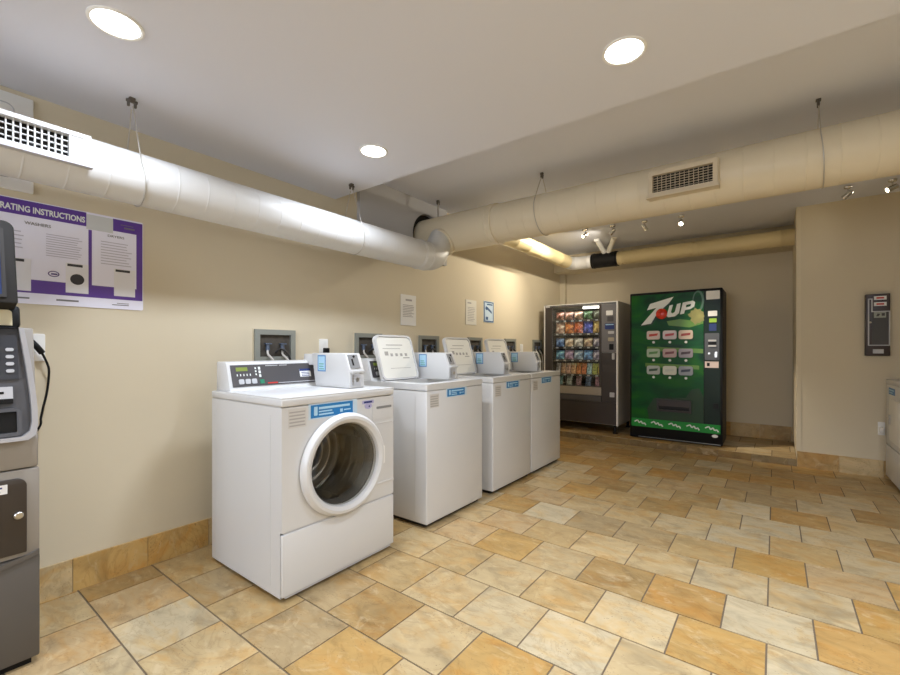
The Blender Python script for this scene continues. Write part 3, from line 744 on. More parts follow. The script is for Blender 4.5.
bm = BM(); bevprism(bm, mapper('-Y', YR), rr(.757, .805, .385, .505, .006, 3), 0, .007, .002); obj('cover_plate', bm, M_ENAM2, t)
bm = BM(); box(bm, .765, .792, YR - .045, YR - .007, .41, .46, .004); obj('plug', bm, M_ENAM2, t)

# ------------------------------------------------------------------ wall boxes with hoses, outlets, notices
def laundry_box(y0, y1, label, hoses=True, z0=1.085, z1=1.300):
    t = thing('laundry_valve_box', label, 'valve box', (XL, (y0 + y1) / 2, z0), 'recessed valve boxes above the machines')
    f = mapper('+X', XL)
    r = .042
    bm = BM(); rframe(bm, f, y0, y1, z0, z1, r * .82, 0, .02); obj('box_frame', bm, M_GALV, t)
    bm = BM(); rframe(bm, f, y0 - .006, y1 + .006, z0 - .006, z1 + .006, .012, 0, .006); obj('wall_trim', bm, M_WALL, t)
    bm = BM(); rect(bm, f, y0 + r * .8, y1 - r * .8, z0 + r * .8, z1 - r * .8, .0006, .002); obj('box_back', bm, mat('dark box inside', rgb(74, 68, 60), .8, vary=(30, .5)), t)
    if hoses:
        m = (y0 + y1) / 2
        for k, q in enumerate((-.055, .05)):
            bm = BM(); lathe(bm, tilted((XL + .012, m + q, z0 + .095), (0, 1, 0), (1, 0, 0)), 0, 0, [(.0, -.02), (.013, -.02), (.013, .02), (0, .02)], n=14)
            box(bm, XL + .004, XL + .03, m + q - .022, m + q + .022, z0 + .115, z0 + .124, .002); obj('valve', bm, mat('blue grey valve', rgb(96, 108, 128), .4, .4), t)
            bm = BM(); tube(bm, smooth_path([(XL + .014, m + q, z0 + .085), (XL + .03, m + q - .008, z0 + .05), (XL + .05, m + q + .02, z0 - .0), (XL + .055, m + q + .03, z0 - .12), (XL + .05, m + q + .02, z0 - .3)], 6), .007, 8)
            obj('hose', bm, mat('pale hose', rgb(204, 198, 190), .5), t)
        bm = BM(); tube(bm, smooth_path([(XL + .012, m, z0 + .06), (XL + .035, m + .03, z0 + .085), (XL + .05, m + .075, z0 + .04), (XL + .05, m + .09, z0 - .05), (XL + .05, m + .085, z0 - .25)], 6), .008, 8); obj('hose', bm, mat('black hose', rgb(36, 34, 33), .5), t)
    return t
laundry_box(1.436, 1.726, 'grey valve box with hoses above the front-loading washer')
laundry_box(2.258, 2.548, 'grey valve box half hidden by the nearest raised lid')
laundry_box(3.023, 3.318, 'grey valve box between the first and second raised lids')
laundry_box(3.824, 4.104, 'grey valve box between the second and third raised lids')
laundry_box(4.62, 4.90, 'grey valve box right of the third raised lid')
laundry_box(5.384, 5.67, 'grey valve box next to the left side of the snack machine')
def outlet(y, z, label, plug):
    t = thing('wall_outlet', label, 'outlet', (XL, y, z - .055))
    f = mapper('+X', XL)
    bm = BM(); bevprism(bm, f, rr(y - .038, y + .038, z - .052, z + .055, .006, 3), 0, .008, .002); obj('cover_plate', bm, M_ENAM2, t)
    bm = BM()
    for q in (-.026, .026): rrect(bm, f, y - .016, y + .016, z + q - .014, z + q + .014, .008, .008, .0105)
    obj('socket', bm, M_ENAM2, t)
    if plug:
        bm = BM(); box(bm, XL + .01, XL + .05, y - .012, y + .022, z - .05, z - .012, .005); tube(bm, smooth_path([(XL + .045, y + .005, z - .04), (XL + .055, y + .005, z - .1), (XL + .05, y, z - .3)], 5), .005, 8); obj('plug', bm, M_BLACK, t)
    return t
outlet(1.968, 1.19, 'white wall outlet with black plug above the front-loading washer', True)
outlet(5.07, 1.18, 'white wall outlet right of the third raised lid', False)
def notice(y0, y1, z0, z1, label, kind):
    t = thing('notice', label, 'notice', (XL, (y0 + y1) / 2, z0))
    f = mapper('+X', XL)
    bm = BM(); rect(bm, f, y0, y1, z0, z1, -.003, .006); obj('sheet', bm, {0: M_PAPER, 1: mat('glossy white sheet', rgb(236, 233, 222), .15), 2: mat('pale blue sheet', rgb(206, 224, 238), .4)}[kind], t)
    bm = BM(); w = y1 - y0; h = z1 - z0
    if kind == 0:
        rect(bm, f, y0 + .3 * w, y0 + .72 * w, z0 + .80 * h, z0 + .86 * h, .006, .0066); lines(bm, f, y0 + .12 * w, y1 - .12 * w, z0 + .28 * h, z0 + .70 * h, 8, .4, .006, .0066)
    elif kind == 1:
        rect(bm, f, y0 + .15 * w, y0 + .5 * w, z0 + .85 * h, z0 + .9 * h, .006, .0066); lines(bm, f, y0 + .15 * w, y1 - .15 * w, z0 + .15 * h, z0 + .75 * h, 9, .3, .006, .0066)
    else:
        rframe(bm, f, y0 + .03 * w, y1 - .03 * w, z0 + .02 * h, z1 - .02 * h, .013, .006, .007)
        disc(bm, f, y0 + .26 * w, z0 + .66 * h, .022, .006, .007); rect(bm, f, y0 + .2 * w, y0 + .4 * w, z0 + .12 * h, z0 + .26 * h, .006, .007)
        prism(bm, f, [(y0 + .3 * w, z0 + .62 * h), (y0 + .78 * w, z0 + .42 * h), (y0 + .78 * w, z0 + .52 * h), (y0 + .36 * w, z0 + .72 * h)], .006, .007)
        rect(bm, f, y0 + .3 * w, y1 - .15 * w, z0 + .82 * h, z0 + .88 * h, .006, .007)
    obj('print', bm, mat('soft grey ink', rgb(168, 164, 164), .7) if kind < 2 else mat('slate blue print', rgb(56, 92, 140), .5), t)
notice(2.788, 2.989, 1.388, 1.67, 'white paper notice on the wall, left one alone above the first top-loader', 0)
notice(3.796, 4.0, 1.44, 1.716, 'white glossy notice beside the blue bordered notice', 1)
notice(4.154, 4.37, 1.485, 1.733, 'blue bordered notice on the left wall', 2)

# access panel high on the wall behind the duct
t = thing('access_panel', 'white metal access panel on the wall behind the white duct', 'access panel', (XL, .1, 1.876))
f = mapper('+X', XL)
bm = BM(); bevprism(bm, f, rr(-.21, .412, 1.876, 2.303, .004, 2), 0, .016, .003); obj('panel_plate', bm, M_ENAM2, t)
bm = BM(); rframe(bm, f, -.15, .352, 1.925, 2.255, .004, .016, .019, .03); obj('panel_door_line', bm, M_LGREY, t)

# operating instructions poster
t = thing('poster', 'purple and white operating instructions poster on the left wall', 'poster', (XL, .4, 1.378))
f = mapper('+X', XL + .004)
PY0, PY1, PZ0, PZ1 = -.16, .833, 1.376, 1.846
bm = BM(); rrect(bm, f, PY0, PY1, PZ0, PZ1, .008, -.003, .0); b = obj('board', bm, mat('poster white with glare tint', rgb(238, 237, 252), .22), t)  # bluish tint in the board colour stands in for cool glare
bm = BM(); rect(bm, f, PY0, .599, 1.774, PZ1 - .004, 0, .0006); rect(bm, f, .704, PY1 - .003, 1.776, PZ1 - .008, 0, .0006); rect(bm, f, .803, PY1 - .003, 1.426, 1.777, 0, .0006)
rect(bm, f, PY0, .803, 1.426, 1.487, 0, .0006); rect(bm, f, .607, .620, 1.487, 1.760, 0, .0006); obj('purple_print', bm, M_PURP, b, label='purple border and header')
bm = BM(); rect(bm, f, .599, .704, 1.762, 1.836, 0, .0008); obj('paper_patch', bm, mat('pale grey patch', rgb(206, 208, 208), .5), b, label='pale grey paper patch')
bm = BM(); text(bm, f, 'OPERATING INSTRUCTIONS', .594, 1.791, .038, 'RIGHT', .001, .0002, .0012, width=.334); obj('lettering', bm, M_WHITEPR, b, label='white OPERATING INSTRUCTIONS lettering')
bm = BM(); text(bm, f, 'WASHERS', .428, 1.736, .02, 'CENTER', .001, .0002, .0002, width=.088); obj('heading', bm, M_INK, b)
bm = BM(); text(bm, f, 'DRYERS', .716, 1.741, .016, 'CENTER', .001, .0002, .0002, width=.068); obj('heading', bm, M_INK, b)
M_FAINT = mat('faint violet ink', rgb(186, 182, 198), .7)
for q in ((.455, .592, 1.605, 1.715, 10, .30), (.335, .385, 1.625, 1.715, 5, .24), (.655, .785, 1.60, 1.725, 9, .28)):
    bm = BM(); lines(bm, f, q[0], q[1], q[2], q[3], q[4], q[5], .0004, .0009); obj('paragraph', bm, M_FAINT, b)
for q in ((.49, .57, 1.398, 1.406), (.345, .40, 1.398, 1.405), (.70, .77, 1.395, 1.399), (.72, .77, 1.404, 1.407), (.735, .79, 1.812, 1.815), (.75, .795, 1.795, 1.803)):
    bm = BM(); rect(bm, f, *q, .0006, .0012); obj('small_print_line', bm, M_INK, b)
bm = BM(); frame(bm, f, ell(.481, 1.523, .020, .014), ell(.481, 1.523, .016, .010), .0004, .0009); rect(bm, f, .472, .494, 1.519, 1.526, .0004, .0009); obj('oval_logo', bm, M_PURP2, b)
for (a, c, z0, z1, rnd_door) in ((.523, .607, 1.441, 1.584, True), (.322, .405, 1.434, 1.58, False), (.708, .797, 1.443, 1.584, False)):
    bm = BM(); rect(bm, f, a, c, z0, z1, .0006, .001); pic = obj('machine_picture', bm, mat('picture grey', rgb(230, 229, 234), .4), b)
    bm = BM(); rect(bm, f, a + .006, c - .022, z1 - .016, z1 - .004, .001, .0013)
    obj('picture_panel', bm, M_DINK, pic); bm = BM()
    if rnd_door: disc(bm, f, (a + c) / 2, (z0 + z1) / 2 - .005, .026, .001, .0013)
    if rnd_door: obj('picture_door', bm, M_DINK, pic)

# ------------------------------------------------------------------ cash machine
def cash_machine():
    y0, y1, xb, xf = -.085, .353, -2.70, -2.222
    yc = (y0 + y1) / 2
    t = thing('cash_machine', 'grey cash machine with screen and keypad at the left edge', 'cash machine', ((xb + xf) / 2, yc, 0))
    s = lambda u, v, w=0: V((u, y0 + w, v))           # side profile extruded along Y
    W = y1 - y0
    bm = BM(); box(bm, xb + .03, xf - .02, y0 + .02, y1 - .02, 0, .03); obj('plinth', bm, M_BLACK, t)
    bm = BM(); bevprism(bm, s, [(xb, .025), (xf, .025), (xf, .405), (xb, .405)], 0, W, .006); obj('lower_cabinet', bm, M_ATMD, t, label='dark grey lower cabinet')
    bm = BM(); bevprism(bm, s, [(xb, .407), (xf - .004, .407), (xf - .004, .728), (xb, .728)], 0, W, .006); up = obj('upper_cabinet', bm, M_ATM, t, label='light warm grey upper cabinet')
    f = mapper('+X', xf - .004)
    # dark sweeping lower edge over the door
    bm = BM(); prism(bm, f, [(y0 + .002, .300), (y1 - .002, .404), (y1 - .002, .424), (.319, .412), (y0 + .002, .33)], 0, .008); obj('sweep', bm, M_ATMD, up)
    bm = BM(); bevprism(bm, f, rr(y0 + .03, .318, .425, .70, .03, 6, (0, 0, 1, 1)), 0, .010, .003); dp = obj('door', bm, M_BROWNP, up, label='dark brown cabinet door')
    bm = BM(); lathe(bm, mapper('+X', xf + .006), .296, .566, [(.013, 0), (.013, .008), (.010, .011), (0, .011)], n=24); obj('keyhole', bm, M_STEEL, dp, label='round steel lock')
    bm = BM(); rect(bm, f, .18, .268, .652, .685, .010, .0115); obj('notice_sticker', bm, M_PAPER, dp, label='white sticker')
    bm = BM(); rect(bm, f, .18, .25, .658, .664, .0115, .012); rect(bm, f, .18, .255, .672, .678, .0115, .012); obj('sticker_print', bm, M_NAVY, dp)
    # sloped fascia between cabinet and screen: wider at the bottom
    xt = -2.30
    def fas(u, v, w=0):
        k = (v - .83) / (1.25 - .83); return V((xf + .004 + (xt - xf) * max(0, k) + w, u, v))
    half = lambda v: .212 - .028 * max(0, (v - .95) / .3) ** 1.4
    outl = [(yc - half(v), v) for v in (1.25, 1.18, 1.1, 1.02, .95, .89)] + [(yc - .205, .855), (yc - .185, .838)] + [(yc + .185, .838), (yc + .205, .855)] + [(yc + half(v), v) for v in (.89, .95, 1.02, 1.1, 1.18, 1.25)]
    bm = BM(); bevprism(bm, s, [(xb, .732), (xf - .006, .732), (xf - .006, .84), (xf - .03, .9), (xt - .02, 1.25), (xb, 1.25)], .003, W - .003, .006); sh = obj('fascia_shell', bm, M_ATM, t)
    bm = BM(); prism(bm, fas, outl, -.06, .0); fa = obj('fascia', bm, M_ATMF, t, label='graphite sloped fascia')
    inn = [(yc + (u - yc) * .925, .852 + (v - .838) * .955 if v < 1.0 else v) for u, v in outl]
    bm = BM(); frame(bm, fas, outl, inn, -.07, .022); obj('silver_trim', bm, M_ATMS, fa, label='curved silver trim')
    bm = BM(); rect(bm, fas, yc - .15, .302, 1.058, 1.252, 0, .006); kp = obj('button_panel', bm, mat('dark key panel', rgb(58, 60, 66), .3), fa, label='dark button panel')
    for k in range(4):
        z = 1.166 - k * .026
        bm = BM(); rrect(bm, fas, .270, .291, z - .004, z + .008, .0055, .006, .010); obj('function_key', bm, M_LGREY, kp)
        bm = BM(); rrect(bm, fas, yc - .14, yc - .11, z - .006, z + .010, .006, .006, .011); obj('function_key', bm, M_LGREY, kp)
    bm = BM(); rframe(bm, fas, .008, .25, 1.085, 1.235, .012, .006, .012); rect(bm, fas, .02, .238, 1.1, 1.22, .006, .008); obj('keypad_bezel', bm, M_BLACK, kp)
    for r_ in range(4):
        for c_ in range(4):
            bm = BM(); rrect(bm, fas, .032 + c_ * .05, .070 + c_ * .05, 1.106 + r_ * .028, 1.126 + r_ * .028, .004, .008, .014); obj('key', bm, M_STEEL, kp)
    bm = BM(); rect(bm, fas, .17, .285, .982, 1.032, 0, .012); cr = obj('card_reader', bm, M_LGREY, fa, label='pale card reader')
    bm = BM(); rect(bm, fas, .18, .262, 1.008, 1.016, .012, .0135); rect(bm, fas, .17, .285, .972, .990, .008, .0135); obj('card_slot', bm, M_BLACK, cr)
    bm = BM(); rframe(bm, fas, yc - .14, .305, .856, .955, .012, .0, .014, .016); tr = obj('cash_tray', bm, M_ATMF, fa)
    bm = BM(); rect(bm, fas, yc - .13, .296, .866, .946, .001, .004); obj('tray_recess', bm, M_BLACK, tr, label='black cash tray recess')
    # neck with beige panel, then the screen hood
    bm = BM(); bevprism(bm, s, [(xb + .05, 1.25), (xt - .01, 1.25), (xt - .03, 1.335), (xb + .05, 1.335)], yc - .18 - y0, yc + .182 - y0, .012); nk = obj('neck', bm, M_BLACK, t)
    nf = tilted((xt - .008, 0, 1.252), (0, 1, 0), (-.02, 0, .085))
    bm = BM(); rrect(bm, nf, yc - .155, yc + .158, .006, .066, .012, 0, .004, 5, (0, 0, 1, 1)); obj('notice_strip', bm, mat('beige strip', rgb(206, 194, 160), .5), nk, label='beige strip below the screen')
    hd = tilted((xt + .02, 0, 1.333), (0, 1, 0), (-.10, 0, .34))
    bm = BM(); bevprism(bm, hd, rr(yc - .165, yc + .168, 0, .335, .03, 6, (0, 0, 1, 1)), -.14, .02, .008); sc = obj('screen_hood', bm, mat('dark grey hood', rgb(50, 48, 46), .7, spec=.15), t, label='dark grey screen hood')
    bm = BM(); rect(bm, hd, yc - .13, yc + .128, .03, .285, .018, .0215); obj('screen', bm, M_SCREEN, sc, label='dark blue screen')
    bm = BM(); rframe(bm, hd, yc - .14, yc + .138, .02, .295, .011, .018, .026); obj('bezel', bm, mat('grey bezel', rgb(58, 55, 53), .6, spec=.2), sc)
    return t
cash_machine()
t = thing('wall_outlet', 'white wall outlet with black power plug beside the cash machine', 'outlet', (XL, .415, 1.114))
f = mapper('+X', XL)
bm = BM(); bevprism(bm, f, rr(.372, .452, 1.114, 1.24, .006, 3), 0, .008, .002); obj('cover_plate', bm, M_ENAM2, t)
bm = BM(); tube(bm, smooth_path([(XL + .01, .395, 1.207), (XL + .035, .402, 1.203), (XL + .045, .418, 1.18), (XL + .04, .436, 1.152)], 5), .012, 12, None); pl_ = obj('plug', bm, M_BLACK, t, label='black plug')
bm = BM(); tube(bm, smooth_path([(XL + .04, .434, 1.156), (-2.70, .452, 1.106), (-2.70, .459, 1.064), (-2.70, .452, .972), (-2.70, .439, .9), (-2.70, .432, .855), (-2.70, .425, .81), (-2.70, .36, .70)], 6), .0045, 10); obj('power_cord', bm, M_BLACK, t, label='black power cord')

# ------------------------------------------------------------------ snack machine
SX0, SX1, SY0, SY1, SZ0, SZ1 = -2.632, -1.612, 5.55, 6.30, .185, 1.782
def snack_machine():
    t = thing('snack_machine', 'dark snack vending machine with glass front in the back corner', 'vending machine', ((SX0 + SX1) / 2, (SY0 + SY1) / 2, ZP))
    f = mapper('-Y', SY0)
    wx0, wx1, wz0, wz1 = -2.516, -1.83, .672, 1.748
    bm = BM()                                         # carcass with a hollow for the shelves
    box(bm, SX0, wx0 - .01, SY0 + .035, SY1, SZ0, SZ1); box(bm, wx1 + .01, SX1, SY0 + .035, SY1, SZ0, SZ1)
    box(bm, wx0 - .01, wx1 + .01, SY0 + .035, SY1, SZ0, wz0); box(bm, wx0 - .01, wx1 + .01, SY0 + .035, SY1, wz1 + .005, SZ1)
    box(bm, wx0 - .01, wx1 + .01, SY0 + .5, SY1, wz0, wz1 + .005)
    obj('cabinet', bm, M_SIDE, t)
    bm = BM(); rect(bm, mapper('-Y', SY0 + .498), wx0, wx1, wz0, wz1, 0, .002)
    box(bm, wx0 - .0105, wx0 - .006, SY0 + .04, SY0 + .5, wz0, wz1); box(bm, wx1 + .006, wx1 + .0105, SY0 + .04, SY0 + .5, wz0, wz1); obj('liner', bm, mat('dark liner', rgb(20, 18, 18), .7), t)
    bm = BM(); rframe(bm, f, SX0 + .012, wx1 + .006, .646, wz1 + .03, .03, -.03, .0); rect(bm, f, SX0 + .012, wx0, .646, SZ1 - .012, -.03, -.002)
    rect(bm, f, SX0 + .012, SX1 - .012, SZ0 + .01, .478, -.03, .0); d = obj('door', bm, M_COFFEE, t, label='dark bronze door frame')
    bm = BM(); prism(bm, f, [(SX0, SZ0), (SX0 + .014, SZ0), (SX0 + .014, SZ1 - .010), (SX1 - .020, SZ1 - .010), (SX1 - .020, SZ0), (SX1, SZ0), (SX1, SZ1), (SX0, SZ1)], -.034, .008); obj('door_edge', bm, mat('silver door edge', rgb(236, 233, 227), .35), d, label='silver door edge')
    bm = BM(); rect(bm, f, SX0 + .016, SX1 - .016, wz1 + .006, SZ1 - .016, -.02, .003); obj('header', bm, mat('grey header', rgb(118, 118, 120), .35, .3), d)
    bm = BM(); rect(bm, f, -2.607, -2.545, wz1 - .0, SZ1 - .006, .003, .006); obj('header_sticker', bm, M_LGREY, d)
    bm = BM(); rect(bm, f, wx0, wx1, wz0, wz1, -.012, -.007); obj('window_glass', bm, G_CLEAR, d, label='clear glass window')
    bm = BM(); rect(bm, f, wx0 - .02, wx1 + .005, .565, .668, -.02, .006); obj('window_sill', bm, mat('silver sill', rgb(168, 160, 148), .35, .4), d, label='silver strip below the glass')
    bm = BM(); rect(bm, f, wx0 - .02, wx1 + .005, .482, .56, -.02, .008); rect(bm, f, -2.40, -1.95, .50, .545, .008, .012); obj('pickup_flap', bm, mat('dark flap', rgb(76, 74, 74), .4), d, label='dark grey pickup flap')
    bm = BM(); rect(bm, f, wx1 + .01, SX1 - .016, 1.127, wz1 - .0, -.02, .006); cp = obj('coin_panel', bm, mat('grey coin panel', rgb(110, 108, 110), .4), d, label='grey coin panel')
    bm = BM(); rect(bm, f, wx1 + .01, SX1 - .016, .482, 1.12, -.02, .005); lp = obj('lower_panel', bm, M_COFFEE, d)
    for nm, r_, m_ in (('display', (-1.76, -1.675, 1.605, 1.665), M_PAPER), ('bill_slot', (-1.775, -1.655, 1.425, 1.50), M_NAVY), ('keypad', (-1.745, -1.665, 1.525, 1.59), M_PANEL),
                       ('price_sticker', (-1.735, -1.66, 1.365, 1.40), M_LGREY), ('coin_slot', (-1.735, -1.66, 1.27, 1.318), mat('beige plate', rgb(176, 164, 140), .5)), ('coin_return', (-1.72, -1.665, 1.16, 1.235), M_BLACK)):
        bm = BM(); rrect(bm, f, *r_, .006, .006, .011); o = obj(nm, bm, m_, cp)
    bm = BM(); rect(bm, f, -1.765, -1.665, 1.478, 1.49, .011, .014); obj('slot_light', bm, M_LBLUE, cp)
    bm = BM(); rrect(bm, f, -1.685, -1.652, 1.035, 1.115, .008, .005, .016); obj('lock', bm, M_LGREY, lp)
    bm = BM(); rrect(bm, f, -1.715, -1.655, .552, .612, .006, .005, .010); obj('coin_cup', bm, M_LGREY, lp, label='pale coin return cup')
    bm = BM(); box(bm, -2.095, -1.836, SY0 + .05, SY0 + .085, 1.712, 1.742, .006); obj('lamp_tube', bm, M_TUBE, t, label='lit lamp tube at the top of the window')
    for x in (SX0 + .06, SX1 - .06):
        for y in (SY0 + .08, SY1 - .08):
            bm = BM(); lathe(bm, mapper('+Z', ZP), x, y, [(.03, 0), (.03, .012), (.018, .02), (.018, SZ0 - ZP + .002)], n=16); obj('leg', bm, M_BLACK, t)
    l = lamp('snack_lamp', 'AREA', (-2.17, SY0 + .06, wz1 - .03), 1.1, (1, .97, .92), rot=aim(None, (0, .35, -1))); l.data.shape = 'RECTANGLE'; l.data.size = .62; l.data.size_y = .03
    shelves = (1.500, 1.318, 1.152, .948, .758, .672)
    for k, z in enumerate((1.568, 1.384, 1.202, 1.026, .826, .672)):
        bm = BM(); box(bm, wx0, wx1, SY0 + .08, SY0 + .47, z - .004, z); box(bm, wx0, wx1, SY0 + .072, SY0 + .082, z - .026, z + .003); sh = obj('shelf', bm, mat('shelf metal', rgb(64, 62, 62), .4, .4), t)
        bm = BM()
        for j in range(6): rect(bm, mapper('-Y', SY0 + .072), wx0 + .03 + j * .112, wx0 + .065 + j * .112, z - .022, z - .004, 0, .0015)
        obj('price_tags', bm, M_LGREY, sh)
    return t
snack_machine()
WORD = ['top', 'second', 'third', 'fourth', 'fifth', 'bottom']
POSN = {5: ['leftmost', 'second from left', 'middle', 'second from right', 'rightmost'],
        9: ['first from left', 'second from left', 'third from left', 'fourth from left', 'middle', 'fourth from right', 'third from right', 'second from right', 'rightmost']}
ROWS = [
    (1.568, .115, .122, [('brown', (112, 66, 48)), ('rusty brown', (112, 72, 54)), ('tan', (134, 106, 84)), ('green', (60, 96, 58)), ('grey green', (96, 100, 82))]),
    (1.384, .168, .130, [('white and orange', (214, 178, 160)), ('orange', (216, 126, 62)), ('orange red', (206, 96, 44)), ('blue', (70, 86, 190)), ('yellow', (218, 184, 110))]),
    (1.202, .118, .124, [('blue', (106, 140, 196)), ('cream', (222, 198, 170)), ('white', (216, 212, 204)), ('beige', (206, 176, 148)), ('lavender', (190, 180, 200))]),
    (1.026, .125, .126, [('light blue', (122, 176, 214)), ('purple and white', (184, 156, 196)), ('pale blue', (166, 190, 214)), ('blue', (98, 148, 208)), ('pale lavender', (186, 178, 204))]),
    (.826, .15, .070, [('grey', (160, 160, 168)), ('tan', (196, 156, 126)), ('pink', (206, 164, 144)), ('pale orange', (222, 176, 132)), ('orange', (216, 138, 76)), ('dark orange', (204, 120, 74)), ('cyan', (168, 206, 212)), ('lime', (176, 182, 84)), ('yellow', (214, 192, 96))]),
    (.672, .125, .082, [('teal', (108, 148, 148)), ('silver', (190, 198, 190)), ('pink grey', (176, 140, 148)), ('slate blue', (110, 130, 160)), ('dusty pink', (196, 144, 158))])]
def bag(name, loc, w, h, col, lean=.16):
    """pillow bag with crimped ends, standing on its lower seam"""
    bm = BM(); nu, nv = 8, 10; R = random.Random(hash((round(loc[0], 3), round(loc[2], 3))) & 0xffff)
    def grid(sgn):
        g = []
        for j in range(nv + 1):
            row = []
            for i in range(nu + 1):
                u = i / nu * 2 - 1; v = j / nv
                e = max(0, math.sin(PI * min(1, max(0, (v - .06) / .88)))) ** .5 * max(0, 1 - u * u) ** .5
                y = sgn * (e * w * .20 * (1 + .25 * math.sin(5 * u + 7 * v + loc[0] * 40)) + .001)
                row.append(V((u * w / 2 * (1 - .06 * math.sin(PI * v)), y + v * h * lean, v * h)))
            g.append(row)
        return g
    for sgn in (-1, 1):
        vs = [[bm.verts.new(p) for p in r] for r in grid(sgn)]
        for j in range(nv):
            for i in range(nu):
                fc = bm.faces.new((vs[j][i], vs[j][i + 1], vs[j + 1][i + 1], vs[j + 1][i]))
    bmesh.ops.remove_doubles(bm, verts=bm.verts, dist=.0021)
    m = MATS.get('bag %s' % (col,))
    if not m:
        m = bpy.data.materials.new('bag print'); m.use_nodes = True; nt = m.node_tree; b = nt.nodes['Principled BSDF']
        tc = nt.nodes.new('ShaderNodeTexCoord'); n = nt.nodes.new('ShaderNodeTexNoise'); n.inputs['Scale'].default_value = 26; n.inputs['Detail'].default_value = 1
        rp = nt.nodes.new('ShaderNodeValToRGB'); e = rp.color_ramp.elements; rp.color_ramp.interpolation = 'CONSTANT'
        c = rgb(*col); e[0].position = 0; e[0].color = tuple(q * .45 for q in c[:3]) + (1,); e[1].position = .60; e[1].color = tuple(min(.9, q * 1.9 + .10) for q in c[:3]) + (1,)
        x = e.new(.43); x.color = c
        nt.links.new(tc.outputs['Object'], n.inputs['Vector']); nt.links.new(n.outputs['Fac'], rp.inputs[0]); nt.links.new(rp.outputs[0], b.inputs['Base Color'])
        b.inputs['Roughness'].default_value = .3; MATS['bag %s' % (col,)] = m
    o = obj(name, bm, m, None, 60); o.location = loc
    return o
for r, (z, h, w, cols) in enumerate(ROWS):
    n = len(cols)
    for k, (cn, col) in enumerate(cols):
        x = -2.508 + (k + .5) * (.668 / n)
        kind = 'candy_bar' if r >= 4 else 'snack_bag'
        o = bag(kind, (x, SY0 + .105, z + .001), w, h, col, .12 if r < 4 else .25)
        tag(o, '%s %s, %s in the %s row of the snack machine' % (cn, 'candy bar packet' if r >= 4 else 'snack bag', POSN[n][k], WORD[r]), 'snack', '%s in the snack machine' % ('candy bars' if r >= 4 else 'snack bags'))

